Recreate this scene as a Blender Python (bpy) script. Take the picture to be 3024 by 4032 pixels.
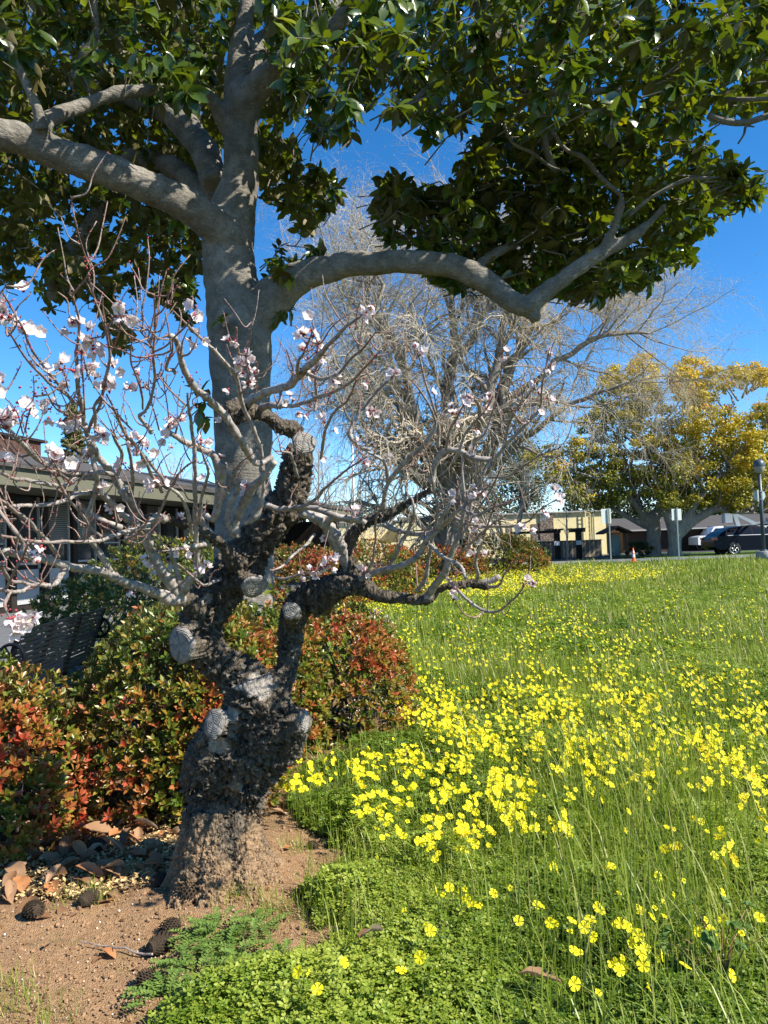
import bpy, bmesh, math, random
import numpy as np
from mathutils import Vector, Matrix, noise as mn

random.seed(7); rng = np.random.default_rng(7)
for o in list(bpy.data.objects): bpy.data.objects.remove(o)
scene = bpy.context.scene
col = scene.collection

# ------------------------------------------------------------------ camera, sky, sun
CAM = np.array([0.0, 0.0, 1.40]); FPX = 3030.0
PITCH = math.radians(2.3); ROLL = math.radians(2.0)
FW = np.array([0, math.cos(PITCH), math.sin(PITCH)])
_R0 = np.array([1.0, 0, 0]); _U0 = np.array([0, -math.sin(PITCH), math.cos(PITCH)])
RT = math.cos(ROLL)*_R0 - math.sin(ROLL)*_U0
UP = math.sin(ROLL)*_R0 + math.cos(ROLL)*_U0
cam = bpy.data.cameras.new('camera'); camo = bpy.data.objects.new('camera', cam); col.objects.link(camo)
cam.sensor_fit = 'VERTICAL'; cam.angle = 2*math.atan(2016/FPX); cam.clip_start = 0.05; cam.clip_end = 3000
M = Matrix.Identity(4)
for i in range(3):
    M[i][0] = RT[i]; M[i][1] = UP[i]; M[i][2] = -FW[i]; M[i][3] = CAM[i]
camo.matrix_world = M
scene.camera = camo
scene.render.resolution_x = 768; scene.render.resolution_y = 1024

SUN_EL = math.radians(42); SUN_AZ = math.radians(115)
SUN = np.array([math.cos(SUN_EL)*math.sin(SUN_AZ), math.cos(SUN_EL)*math.cos(SUN_AZ), math.sin(SUN_EL)])
w = bpy.data.worlds.new('World'); scene.world = w; w.use_nodes = True
nt = w.node_tree; nt.nodes.clear()
sky = nt.nodes.new('ShaderNodeTexSky'); sky.sky_type = 'NISHITA'; sky.sun_disc = False
sky.sun_elevation = SUN_EL; sky.sun_rotation = SUN_AZ; sky.air_density = 0.85; sky.dust_density = 0.0; sky.altitude = 1500; sky.ozone_density = 2.0
bg = nt.nodes.new('ShaderNodeBackground'); bg.inputs['Strength'].default_value = 0.115
ow = nt.nodes.new('ShaderNodeOutputWorld')
hs = nt.nodes.new('ShaderNodeHueSaturation'); hs.inputs['Saturation'].default_value = 1.34; nt.links.new(sky.outputs[0], hs.inputs['Color']); nt.links.new(hs.outputs[0], bg.inputs[0]); nt.links.new(bg.outputs[0], ow.inputs[0])
sl = bpy.data.lights.new('sun', 'SUN'); sl.energy = 4.8; sl.angle = math.radians(0.5); sl.color = (1.0, 0.94, 0.82)
so = bpy.data.objects.new('sun', sl); col.objects.link(so)
so.rotation_euler = Vector(SUN).to_track_quat('Z', 'Y').to_euler(); so.location = (10, -3, 12)
scene.view_settings.view_transform = 'Standard'; scene.view_settings.look = 'None'
scene.view_settings.exposure = 1.1; scene.view_settings.gamma = 1.0

# ------------------------------------------------------------------ picking real-world positions
def P(sx, sy, d):
    sx = np.asarray(sx, float); sy = np.asarray(sy, float); d = np.asarray(d, float)
    return CAM + d[..., None]*(FW + RT*((sx-1512)/FPX)[..., None] + UP*((2016-sy)/FPX)[..., None])
def G(sx, sy, z=0.0):
    sx = np.asarray(sx, float); sy = np.asarray(sy, float)
    dr = FW + RT*((sx-1512)/FPX)[..., None] + UP*((2016-sy)/FPX)[..., None]
    t = (z-CAM[2])/dr[..., 2]
    return CAM + t[..., None]*dr
K = 3024/1659.0      # overview units
def GD(x, y, z=0.0): return G(np.asarray(x, float)*K, np.asarray(y, float)*K, z)
def PD(x, y, d): return P(np.asarray(x, float)*K, np.asarray(y, float)*K, d)
def proj(p):
    q = np.asarray(p)-CAM; d = q@FW
    return 1512+FPX*(q@RT)/d, 2016-FPX*(q@UP)/d, d
def projD(p):
    a, b, d = proj(p); return a/K, b/K, d

# ------------------------------------------------------------------ mesh helpers
def mesh_np(name, V, Fs, attrs=None, smooth=True, mats=(), matidx=None):
    """V (n,3); Fs list of int arrays (m,k)"""
    me = bpy.data.meshes.new(name)
    V = np.ascontiguousarray(V, dtype=np.float32)
    Fs = [np.asarray(f, dtype=np.int32) for f in Fs if len(f)]
    loops = np.concatenate([f.ravel() for f in Fs]); sizes = np.concatenate([np.full(len(f), f.shape[1], np.int32) for f in Fs])
    starts = np.concatenate([[0], np.cumsum(sizes)[:-1]]).astype(np.int32)
    me.vertices.add(len(V)); me.vertices.foreach_set('co', V.ravel())
    me.loops.add(len(loops)); me.loops.foreach_set('vertex_index', loops)
    me.polygons.add(len(sizes)); me.polygons.foreach_set('loop_start', starts)
    try: me.polygons.foreach_set('loop_total', sizes)
    except Exception: pass
    me.polygons.foreach_set('use_smooth', np.full(len(sizes), smooth, dtype=bool))
    for m in mats: me.materials.append(m)
    if matidx is not None: me.polygons.foreach_set('material_index', np.asarray(matidx, np.int32))
    for k, a in (attrs or {}).items():
        at = me.attributes.new(k, 'FLOAT', 'POINT'); at.data.foreach_set('value', np.asarray(a, np.float32))
    me.update(calc_edges=True); me.validate()
    return me

def link(name, me, parent=None, loc=None):
    o = bpy.data.objects.new(name, me); col.objects.link(o)
    if parent is not None:
        o.parent = parent
        o.location = -Vector(parent.location) if loc is None else loc
    elif loc is not None: o.location = loc
    return o
def thing(name, label, cat, loc=(0, 0, 0), group=None, rz=0.0):
    o = bpy.data.objects.new(name, None); col.objects.link(o); o.location = Vector([float(a) for a in loc]); o.rotation_euler = (0, 0, rz)
    o.empty_display_size = 0.1
    o['label'] = label; o['category'] = cat
    if group: o['group'] = group
    return o
def tag(o, label=None, cat=None, group=None, kind=None):
    if label: o['label'] = label
    if cat: o['category'] = cat
    if group: o['group'] = group
    if kind: o['kind'] = kind
    return o

class MB:
    def __init__(s): s.V = []; s.F = {}; s.n = 0; s.A = {}
    def add(s, V, Fs, **attrs):
        V = np.asarray(V, float)
        for f in Fs:
            f = np.asarray(f)
            if len(f): s.F.setdefault(f.shape[1], []).append(f+s.n)
        s.V.append(V); s.n += len(V)
        for k, a in attrs.items(): s.A.setdefault(k, []).append(np.broadcast_to(np.asarray(a, float), (len(V),)))
        return s
    def box(s, c, size, rz=0.0, ry=0.0, rx=0.0, **attrs):
        x, y, z = [a/2 for a in size]
        v = np.array([(sx*x, sy*y, sz*z) for sz in (-1, 1) for sy in (-1, 1) for sx in (-1, 1)])
        R = np.array(Matrix.Rotation(rz, 3, 'Z') @ Matrix.Rotation(ry, 3, 'Y') @ Matrix.Rotation(rx, 3, 'X'))
        f = [(0, 2, 3, 1), (4, 5, 7, 6), (0, 1, 5, 4), (2, 6, 7, 3), (0, 4, 6, 2), (1, 3, 7, 5)]
        return s.add(v@R.T+np.asarray(c), [f], **attrs)
    def bar(s, a, b, wd, ht):
        a = np.array(a, float); b = np.array(b, float); d = b-a; L = np.linalg.norm(d); d /= L
        ref = np.array([0, 0, 1.0]) if abs(d[2]) < .95 else np.array([0, 1.0, 0])
        n = np.cross(d, ref); n /= np.linalg.norm(n); u = np.cross(n, d)
        v = [p+n*sx*wd/2+u*sz*ht/2 for p in (a, b) for sx, sz in ((-1, -1), (1, -1), (1, 1), (-1, 1))]
        return s.add(v, [[(0, 1, 2, 3), (7, 6, 5, 4), (0, 4, 5, 1), (1, 5, 6, 2), (2, 6, 7, 3), (3, 7, 4, 0)]])
    def tube(s, pts, rad, n=8, **attrs):
        V, F = tube(np.asarray(pts, float), np.asarray(rad, float), n); return s.add(V, F, **attrs)
    def lathe(s, prof, n=16, c=(0, 0, 0)):
        prof = np.array(prof, float); th = np.linspace(0, 2*np.pi, n, endpoint=False)
        V = np.stack([np.outer(prof[:, 0], np.cos(th)), np.outer(prof[:, 0], np.sin(th)), np.repeat(prof[:, 1][:, None], n, 1)], -1).reshape(-1, 3)+np.asarray(c)
        k = len(prof); F = []
        for i in range(k-1):
            for j in range(n): F.append((i*n+j, i*n+(j+1) % n, (i+1)*n+(j+1) % n, (i+1)*n+j))
        return s.add(V, [F])
    def inst(s, T, pos, R, sc, **attrs):
        V0, F0 = T; n = len(pos); k = len(V0)
        sc = np.asarray(sc, float)
        if sc.ndim == 1: sc = sc[:, None]
        V = np.einsum('nij,nkj->nki', R, V0[None]*sc[:, None, :]) + pos[:, None, :]
        F = []
        for f in F0:
            f = np.asarray(f); F.append((f[None]+(np.arange(n)*k)[:, None, None]).reshape(-1, f.shape[1]))
        at = {kk: np.repeat(np.asarray(a, float), k) for kk, a in attrs.items()}
        s.add(V.reshape(-1, 3), F); 
        for kk, a in at.items(): s.A.setdefault(kk, []).append(a)
        return s
    def mesh(s, name, mat=None, smooth=True):
        Fs = [np.concatenate(f) for f in s.F.values()]
        A = {k: np.concatenate(a) for k, a in s.A.items()}
        A = {k: a for k, a in A.items() if len(a) == s.n}
        mats = () if mat is None else (mat if isinstance(mat, (list, tuple)) else (mat,))
        return mesh_np(name, np.concatenate(s.V), Fs, A, smooth, mats)
    def build(s, name, mat=None, parent=None, smooth=False, loc=None):
        return link(name, s.mesh(name, mat, smooth), parent, loc)

def catmull(P0, seg):
    P0 = np.asarray(P0, float)
    if len(P0) < 3 or seg <= 1: 
        return P0
    Q = np.vstack([2*P0[0]-P0[1], P0, 2*P0[-1]-P0[-2]]); out = []
    for i in range(1, len(Q)-2):
        p0, p1, p2, p3 = Q[i-1:i+3]
        for t in np.arange(seg)/seg:
            out.append(.5*((2*p1)+(-p0+p2)*t+(2*p0-5*p1+4*p2-p3)*t*t+(-p0+3*p1-3*p2+p3)*t**3))
    out.append(Q[-2]); return np.array(out)

def tube(P0, R0, n=8, cap=True, lump=0.0, tw=0.0):
    m = len(P0); T = np.gradient(P0, axis=0); T /= (np.linalg.norm(T, axis=1)[:, None]+1e-9)
    ref = np.array([0.3, 0.2, 1.0]) if abs(T[0][2]) < .8 else np.array([1.0, .2, 0])
    N = np.zeros_like(P0); v = np.cross(T[0], ref); v /= np.linalg.norm(v)
    for i in range(m):
        v = v-T[i]*(v@T[i]); v /= (np.linalg.norm(v)+1e-9); N[i] = v
    B = np.cross(T, N); th = np.arange(n)*2*np.pi/n
    R = np.repeat(np.asarray(R0, float)[:, None], n, 1)
    if lump: R = R*(1+lump*rng.standard_normal(R.shape))
    V = P0[:, None, :]+R[..., None]*(N[:, None, :]*np.cos(th)[None, :, None]+B[:, None, :]*np.sin(th)[None, :, None])
    V = V.reshape(-1, 3); i = np.arange(m-1)[:, None]; j = np.arange(n)[None]
    F = np.stack([i*n+j, i*n+(j+1) % n, (i+1)*n+(j+1) % n, (i+1)*n+j], -1).reshape(-1, 4)
    if cap:
        V = np.vstack([V, P0[0], P0[-1]]); a = m*n; j = np.arange(n)
        F3 = np.concatenate([np.stack([np.full(n, a), (j+1) % n, j], -1), np.stack([np.full(n, a+1), (m-1)*n+j, (m-1)*n+(j+1) % n], -1)])
        return V, [F, F3]
    return V, [F]

def tubes_batch(P0, R, sides=3):
    """P0 (N,K,3) R (N,K)"""
    N, Kk, _ = P0.shape
    T = np.gradient(P0, axis=1); T /= (np.linalg.norm(T, axis=2, keepdims=True)+1e-9)
    ref = np.array([0.37, 0.61, 0.7]); A = np.cross(T, ref); A /= (np.linalg.norm(A, axis=2, keepdims=True)+1e-9); B = np.cross(T, A)
    th = np.arange(sides)*2*np.pi/sides
    V = P0[:, :, None, :]+R[:, :, None, None]*(A[:, :, None, :]*np.cos(th)[:, None]+B[:, :, None, :]*np.sin(th)[:, None])
    V = V.reshape(-1, 3)
    b = (np.arange(N)*Kk*sides)[:, None, None]; i = np.arange(Kk-1)[None, :, None]*sides; j = np.arange(sides)[None, None]
    F = np.stack([b+i+j, b+i+(j+1) % sides, b+i+sides+(j+1) % sides, b+i+sides+j], -1).reshape(-1, 4)
    return V, [F]

def unit(a): return a/(np.linalg.norm(a, axis=-1, keepdims=True)+1e-9)
def frames(d, up=None, roll=None):
    """rotation matrices whose Y column = d (growth), Z ~ normal"""
    d = unit(d); n = len(d)
    up = np.tile(np.array([0, 0, 1.0]), (n, 1)) if up is None else up
    x = np.cross(d, up); bad = np.linalg.norm(x, axis=1) < 1e-3; x[bad] = [1, 0, 0]; x = unit(x); z = np.cross(x, d)
    if roll is not None:
        c, s_ = np.cos(roll)[:, None], np.sin(roll)[:, None]; x, z = x*c+z*s_, z*c-x*s_
    return np.stack([x, d, z], -1)
def rnd_dir(n, zlo=-1, zhi=1):
    z = rng.uniform(zlo, zhi, n); a = rng.uniform(0, 2*np.pi, n); r = np.sqrt(np.maximum(0, 1-z*z))
    return np.stack([r*np.cos(a), r*np.sin(a), z], -1)
def inpoly(x, y, poly):
    x = np.asarray(x); y = np.asarray(y); r = np.zeros(x.shape, bool); n = len(poly); j = n-1
    for i in range(n):
        xi, yi = poly[i]; xj, yj = poly[j]
        c = ((yi > y) != (yj > y)) & (x < (xj-xi)*(y-yi)/((yj-yi)+1e-12)+xi); r ^= c; j = i
    return r
def sample_poly(poly, n):
    pl = np.array(poly, float); lo = pl.min(0); hi = pl.max(0); out = np.zeros((0, 2))
    while len(out) < n:
        q = rng.uniform(lo, hi, (n*2+50, 2)); out = np.vstack([out, q[inpoly(q[:, 0], q[:, 1], poly)]])
    return out[:n]
def vnoise(p, f=1.0, seed=0):
    """cheap vectorised value noise 0..1"""
    q = np.asarray(p, float)*f+seed*17.3; i = np.floor(q).astype(np.int64); t = q-i; t = t*t*(3-2*t)
    def h(a):
        n = (a[..., 0]*73856093) ^ (a[..., 1]*19349663) ^ ((a[..., 2]*83492791) if a.shape[-1] > 2 else 0)
        n = (n ^ (n >> 13))*1274126177; n = n ^ (n >> 16); return (n & 0xffff)/65535.0
    D = q.shape[-1]; r = 0
    for c in range(2**D):
        o = np.array([(c >> k) & 1 for k in range(D)]); wgt = np.prod(np.where(o, t, 1-t), -1); r = r+wgt*h(i+o)
    return r

# leaf templates (Y = length direction, Z = normal)
def leaf_T(wd, rows=4, bend=-.15, fold=.12, wave=0.0, shape='ell'):
    t = np.linspace(0, 1, rows+1); 
    if shape == 'ell': wv = np.sin(np.pi*np.clip(t, 0.03, 0.98))**.8
    elif shape == 'obov': wv = np.sin(np.pi*np.clip(t, .03, .98)**1.4)**.8
    V = []
    for k, (a, b) in enumerate(zip(t, wv)):
        zz = bend*a*a
        V += [(-wd/2*b, a, zz+fold*b*wd+wave*math.sin(k*2.1)), (0, a, zz), (wd/2*b, a, zz+fold*b*wd-wave*math.sin(k*2.3+1))]
    F = []
    for k in range(rows): F += [(3*k, 3*k+1, 3*k+4, 3*k+3), (3*k+1, 3*k+2, 3*k+5, 3*k+4)]
    return np.array(V), [np.array(F)]
# ------------------------------------------------------------------ materials
class NB:
    def __init__(s, name):
        s.m = bpy.data.materials.new(name); s.m.use_nodes = True; s.nt = s.m.node_tree; s.nt.nodes.clear()
        s.out = s.n('ShaderNodeOutputMaterial')
    def n(s, t, **kw):
        x = s.nt.nodes.new(t)
        for k, v in kw.items():
            if hasattr(x, k) and k not in ('Scale',): setattr(x, k, v)
        return x
    def l(s, a, b): s.nt.links.new(a, b)
    def val(s, sock, v):
        if hasattr(v, 'is_linked') or isinstance(v, bpy.types.NodeSocket): s.l(v, sock)
        else: sock.default_value = v if not isinstance(v, tuple) or len(v) != 3 else (*v, 1)
    def coord(s, sc=(1, 1, 1), kind='Object'):
        t = s.n('ShaderNodeTexCoord'); mp = s.n('ShaderNodeMapping'); s.l(t.outputs[kind], mp.inputs[0]); mp.inputs['Scale'].default_value = sc; return mp.outputs[0]
    def noise(s, co, scale=5, detail=4, rough=.55, dist=0):
        x = s.n('ShaderNodeTexNoise'); s.l(co, x.inputs['Vector']); x.inputs['Scale'].default_value = scale; x.inputs['Detail'].default_value = detail
        x.inputs['Roughness'].default_value = rough; x.inputs['Distortion'].default_value = dist; return x.outputs['Fac']
    def voro(s, co, scale=5, feature='F1', out='Distance'):
        x = s.n('ShaderNodeTexVoronoi'); x.feature = feature; s.l(co, x.inputs['Vector']); x.inputs['Scale'].default_value = scale; return x.outputs[out]
    def ramp(s, f, stops, interp='LINEAR'):
        x = s.n('ShaderNodeValToRGB'); s.l(f, x.inputs[0]); cr = x.color_ramp; cr.interpolation = interp
        while len(cr.elements) < len(stops): cr.elements.new(.5)
        for e, (p, c) in zip(cr.elements, stops):
            e.position = p; e.color = (*c, 1) if isinstance(c, tuple) else (c, c, c, 1)
        return x.outputs[0]
    def mix(s, f, a, b, mode='MIX'):
        x = s.n('ShaderNodeMix'); x.data_type = 'RGBA'; x.blend_type = mode
        s.val(x.inputs[0], f); s.val(x.inputs[6], a); s.val(x.inputs[7], b); return x.outputs[2]
    def math(s, op, a, b=0.0, clamp=False):
        x = s.n('ShaderNodeMath'); x.operation = op; x.use_clamp = clamp; s.val(x.inputs[0], a); s.val(x.inputs[1], b); return x.outputs[0]
    def attr(s, name):
        x = s.n('ShaderNodeAttribute'); x.attribute_name = name; return x.outputs['Fac']
    def bump(s, h, strength=.3, dist=.01):
        x = s.n('ShaderNodeBump'); s.l(h, x.inputs['Height']); x.inputs['Strength'].default_value = strength; x.inputs['Distance'].default_value = dist; return x.outputs[0]
    def bsdf(s, base, rough=.7, spec=.5, metal=0, normal=None, coat=0, finish=True):
        b = s.n('ShaderNodeBsdfPrincipled'); s.val(b.inputs['Base Color'], base); s.val(b.inputs['Roughness'], rough)
        b.inputs['Specular IOR Level'].default_value = spec; b.inputs['Metallic'].default_value = metal; b.inputs['Coat Weight'].default_value = coat
        if normal is not None: s.l(normal, b.inputs['Normal'])
        if finish: s.l(b.outputs[0], s.out.inputs[0])
        return b.outputs[0]
    def sep(s, co):
        x = s.n('ShaderNodeSeparateXYZ'); s.l(co, x.inputs[0]); return x.outputs

def simple(name, base, rough=.6, spec=.4, metal=0, var=.12, scale=30, bump=0.0, coat=0):
    b = NB(name); co = b.coord(); f = b.noise(co, scale, 5)
    c = b.ramp(f, [(.3, tuple(x*(1-var) for x in base)), (.7, tuple(min(1, x*(1+var)) for x in base))])
    nr = b.bump(f, bump, .01) if bump else None
    b.bsdf(c, rough, spec, metal, nr, coat); return b.m

def leafmat(name, stops, under=None, rough=.4, spec=.5, trans=.25, tcol=None, bump=0.0):
    b = NB(name); v = b.attr('var'); c = b.ramp(v, stops)
    co = b.coord(); f = b.noise(co, 60, 3); c = b.mix(.35, c, b.mix(f, (0.35, .35, .35), (1.0, 1.0, 1.0)), 'MULTIPLY') if False else c
    top = c
    if under is not None:
        g = b.n('ShaderNodeNewGeometry'); c = b.mix(g.outputs['Backfacing'], c, under)
        rg = b.math('ADD', b.math('MULTIPLY', g.outputs['Backfacing'], .35), rough, True)
    else: rg = rough
    nr = b.bump(f, bump, .004) if bump else None
    s1 = b.bsdf(c, rg, spec, 0, nr, finish=False)
    t = b.n('ShaderNodeBsdfTranslucent'); tc = b.mix(1.0, top, tcol or (1.6, 1.9, .7), 'MULTIPLY'); b.l(tc, t.inputs[0])
    mx = b.n('ShaderNodeMixShader'); mx.inputs[0].default_value = trans; b.l(s1, mx.inputs[1]); b.l(t.outputs[0], mx.inputs[2]); b.l(mx.outputs[0], b.out.inputs[0])
    return b.m

MT = {}
# soil: brown earth with moss, mulch and wet patches
def mk_ground():
    b = NB('ground_earth'); co = b.coord(); v = b.attr('veg'); dk = b.attr('litter')
    n1 = b.noise(co, 2.5, 6, .6); n2 = b.noise(co, 60, 6, .7); n3 = b.noise(co, 9, 5, .6)
    soil = b.ramp(n2, [(.3, (.17, .095, .048)), (.5, (.31, .185, .098)), (.72, (.42, .27, .155))])
    soil = b.mix(b.ramp(n1, [(.45, 0.0), (.7, .6)]), soil, (.33, .205, .11))
    vg = b.voro(co, 190); pe = b.ramp(vg, [(.12, 1.0), (.2, 0.0)]); soil = b.mix(b.math('MULTIPLY', pe, b.ramp(n3, [(.4, 0.0), (.6, .7)])), soil, (.45, .33, .2))
    moss = b.ramp(n3, [(.56, 0.0), (.68, .75)]); soil = b.mix(b.math('MULTIPLY', moss, b.ramp(n2, [(.35, 0.2), (.6, 1.0)])), soil, (.13, .13, .035))
    lit = b.ramp(b.noise(co, 45, 5, .7), [(.3, (.07, .04, .02)), (.55, (.24, .15, .075)), (.8, (.50, .36, .19))])
    c = b.mix(dk, soil, lit)
    under = b.ramp(b.noise(co, 30, 5, .7), [(.3, (.018, .026, .008)), (.7, (.05, .075, .018))])
    c = b.mix(v, c, under)
    h = b.math('ADD', b.math('MULTIPLY', n2, .6), b.math('MULTIPLY', vg, .5))
    b.bsdf(c, .95, .15, 0, b.bump(h, .9, .012)); return b.m
MT['ground'] = mk_ground()
def mk_bark():
    b = NB('apricot_bark'); co = b.coord(); 
    dead = b.attr('dead'); dust = b.attr('dust'); crack = b.attr('crack')
    n1 = b.noise(b.coord((14, 14, 5)), 3, 6, .65); n2 = b.noise(co, 120, 6, .7); n3 = b.noise(co, 12, 4)
    c = b.ramp(n1, [(.25, (.08, .064, .048)), (.5, (.18, .150, .115)), (.75, (.33, .28, .22))])
    c = b.mix(b.ramp(n3, [(.5, 0.0), (.75, .35)]), c, (.21, .19, .165))
    c = b.mix(b.math('MULTIPLY', crack, .62), c, (.026, .019, .013))
    gr = b.noise(b.coord((6, 30, 3)), 9, 5, .6, .6)
    dw = b.ramp(gr, [(.27, (.10, .088, .075)), (.42, (.36, .32, .28)), (.75, (.55, .50, .445))])
    c = b.mix(dead, c, dw)
    ds = b.ramp(n2, [(.3, (.25, .155, .085)), (.7, (.47, .32, .19))])
    c = b.mix(b.math('MULTIPLY', dust, b.ramp(n1, [(.2, .75), (.6, 1.0)])), c, ds)
    li = b.ramp(b.noise(co, 23, 4), [(.66, 0.0), (.74, .5)]); c = b.mix(b.math('MULTIPLY', li, b.math('SUBTRACT', 1.0, dead)), c, (.16, .165, .12))
    v2 = b.voro(b.coord((1, 1, .45)), 85, 'F1'); b.bsdf(c, .92, .15, 0, b.bump(b.math('ADD', b.math('ADD', n1, b.math('MULTIPLY', n2, .6)), b.math('MULTIPLY', v2, b.math('SUBTRACT', 1.0, dead))), 1.0, .018)); return b.m
MT['bark'] = mk_bark()
def mk_twig(name, c0, c1, c2, sc=40):
    b = NB(name); co = b.coord(); n = b.noise(co, sc, 6, .65); v = b.attr('thin')
    c = b.ramp(n, [(.3, c0), (.6, c1), (.8, tuple(x*1.25 for x in c1))]); c = b.mix(v, c, c2)
    li = b.ramp(b.noise(co, 18, 3), [(.68, 0.0), (.73, .7)]); c = b.mix(b.math('MULTIPLY', li, b.math('SUBTRACT', 1.0, v)), c, (.30, .25, .05))
    rings = b.noise(b.coord(), 160, 3)
    b.bsdf(c, .55, .35, 0, b.bump(b.math('ADD', n, b.math('MULTIPLY', rings, .4)), .6, .006)); return b.m
MT['twig'] = mk_twig('apricot_twig_bark', (.12, .10, .086), (.38, .34, .305), (.23, .11, .08))
def mk_cut():
    b = NB('sawn_wood'); co = b.coord(); s = b.sep(co)
    r = b.math('SQRT', b.math('ADD', b.math('MULTIPLY', s[0], s[0]), b.math('MULTIPLY', s[1], s[1])))
    n = b.noise(co, 14, 3); rr = b.math('ADD', b.math('MULTIPLY', r, 780.0), b.math('MULTIPLY', n, 34.0))
    ring = b.math('SINE', rr); ang = b.math('ARCTAN2', s[0], s[1])
    n2 = b.noise(co, 45, 5)
    cr = b.math('ABSOLUTE', b.math('SINE', b.math('ADD', b.math('MULTIPLY', ang, 2.5), b.math('MULTIPLY', n, 2.0))))
    c = b.ramp(n2, [(.3, (.15, .135, .12)), (.7, (.33, .305, .275))])
    c = b.mix(b.ramp(ring, [(.45, 0.0), (.9, .22)]), c, (.10, .085, .07))
    c = b.mix(b.ramp(cr, [(.03, .95), (.10, 0.0)]), c, (.02, .017, .014))
    b.bsdf(c, .85, .2, 0, b.bump(b.math('ADD', ring, b.math('MULTIPLY', cr, 2)), .4, .004)); return b.m
MT['cut'] = mk_cut()
def mk_mag():
    b = NB('magnolia_bark'); co = b.coord(); n1 = b.noise(co, 4, 6, .6); n2 = b.noise(co, 70, 5, .7); n3 = b.noise(b.coord((1, 1, 5)), 14, 5, .7)
    c = b.ramp(n1, [(.3, (.15, .135, .112)), (.5, (.24, .215, .18)), (.7, (.33, .30, .26))])
    c = b.mix(b.ramp(n3, [(.55, 0.0), (.75, .45)]), c, (.16, .155, .10))
    c = b.mix(b.ramp(n2, [(.6, 0.0), (.8, .4)]), c, (.34, .32, .29))
    vv = b.voro(b.coord((1, 1, 1.6)), 26, 'F1'); c = b.mix(b.ramp(b.noise(co, 11, 6, .75), [(.42, .55), (.55, 0.0)]), c, (.10, .09, .07)); c = b.mix(b.ramp(vv, [(.10, .6), (.22, 0.0)]), c, (.40, .38, .34)); b.bsdf(c, .85, .25, 0, b.bump(b.math('ADD', b.math('ADD', n3, b.math('MULTIPLY', vv, .5)), b.math('MULTIPLY', n2, .8)), 1.0, .016)); return b.m
MT['mag'] = mk_mag()
def mk_farbark(name, a, c_):
    b = NB(name); n = b.noise(b.coord((1, 1, .35)), 7, 6, .7); b.bsdf(b.ramp(n, [(.3, a), (.7, c_)]), .9, .2, 0, b.bump(n, .8, .05)); return b.m
MT['fbark'] = mk_farbark('grey_bark', (.14, .12, .10), (.36, .32, .27))
MT['dbark'] = mk_farbark('dark_bark', (.035, .03, .026), (.11, .10, .085))
MT['cbark'] = mk_farbark('pale_grey_bark', (.16, .145, .13), (.36, .33, .30))
MT['finetwig'] = simple('fine_twigs', (.46, .40, .31), .8, .2)
MT['magleaf'] = leafmat('magnolia_leaf', [(0, (.026, .050, .007)), (.35, (.058, .095, .010)), (.7, (.16, .19, .017)), (1, (.34, .30, .025))], (.115, .095, .025), .25, .6, .22, (2.2, 2.2, .45), .15)
MT['shrubleaf'] = leafmat('hawthorn_leaf', [(0, (.035, .07, .010)), (.3, (.085, .13, .014)), (.5, (.19, .19, .022)), (.60, (.30, .17, .03)), (.80, (.36, .095, .035)), (1, (.33, .045, .022))], (.13, .13, .04), .33, .5, .2, (1.5, 1.4, .6))
MT['shrubgreen'] = leafmat('hawthorn_leaf_green', [(0, (.03, .065, .008)), (.5, (.13, .17, .02)), (.8, (.27, .26, .04)), (1, (.30, .10, .03))], (.13, .14, .04), .33, .5, .2, (1.5, 1.5, .6))
MT['clover'] = leafmat('clover_leaf', [(0, (.055, .115, .009)), (.5, (.16, .235, .02)), (1, (.32, .37, .05))], None, .5, .4, .3, (1.3, 1.5, .5))
MT['grass'] = leafmat('grass_blade', [(0, (.11, .165, .016)), (.5, (.23, .285, .035)), (.85, (.33, .36, .07)), (.93, (.34, .31, .13)), (1, (.46, .40, .22))], None, .45, .45, .3, (1.3, 1.5, .5))
MT['weed'] = leafmat('vetch_leaf', [(0, (.07, .14, .025)), (1, (.20, .29, .06))], None, .55, .35, .25, (1.2, 1.4, .6))
MT['petal'] = leafmat('yellow_petal', [(0, (.62, .48, .006)), (.35, (.78, .70, .010)), (1, (.86, .80, .022))], None, .5, .3, .3, (1.1, 1.05, .9))
MT['petalfar'] = MT['petal']
MT['white'] = leafmat('white_petal', [(0, (.84, .72, .72)), (.45, (.88, .82, .81)), (1, (.78, .36, .42))], None, .5, .3, .35, (1, .95, .95))
MT['calyx'] = simple('calyx_red', (.28, .035, .04), .5, .4, 0, .3, 90)
MT['stamen'] = simple('stamen_cream', (.75, .62, .35), .6)
MT['dryleaf'] = leafmat('dry_leaf', [(0, (.10, .055, .03)), (.4, (.22, .115, .055)), (.75, (.34, .20, .11)), (1, (.42, .17, .06))], (.40, .30, .21), .55, .35, .08, (1.2, 1, .8), .3)
MT['chip'] = leafmat('mulch_chip', [(0, (.20, .12, .05)), (.5, (.55, .38, .17)), (1, (.70, .52, .26))], None, .9, .2, .02)
MT['clod'] = leafmat('earth_clod', [(0, (.15, .085, .042)), (1, (.36, .22, .125))], None, .95, .1, 0)
MT['cone'] = simple('seed_cone', (.085, .062, .042), .9, .15, 0, .5, 120, .8)
MT['pebble'] = leafmat('pebbles', [(0, (.17, .10, .055)), (.8, (.36, .24, .14)), (.95, (.50, .40, .28)), (1, (.8, .78, .74))], None, .8, .3, .0)
MT['camphor'] = leafmat('camphor_leaf', [(0, (.06, .09, .008)), (.25, (.20, .20, .014)), (.6, (.48, .37, .022)), (.85, (.65, .43, .03)), (1, (.55, .18, .03))], None, .5, .4, .25, (1.4, 1.3, .5))
MT['evergreen'] = leafmat('evergreen_leaf', [(0, (.018, .032, .012)), (.6, (.045, .065, .022)), (1, (.09, .10, .035))], None, .6, .3, .15)
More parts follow.
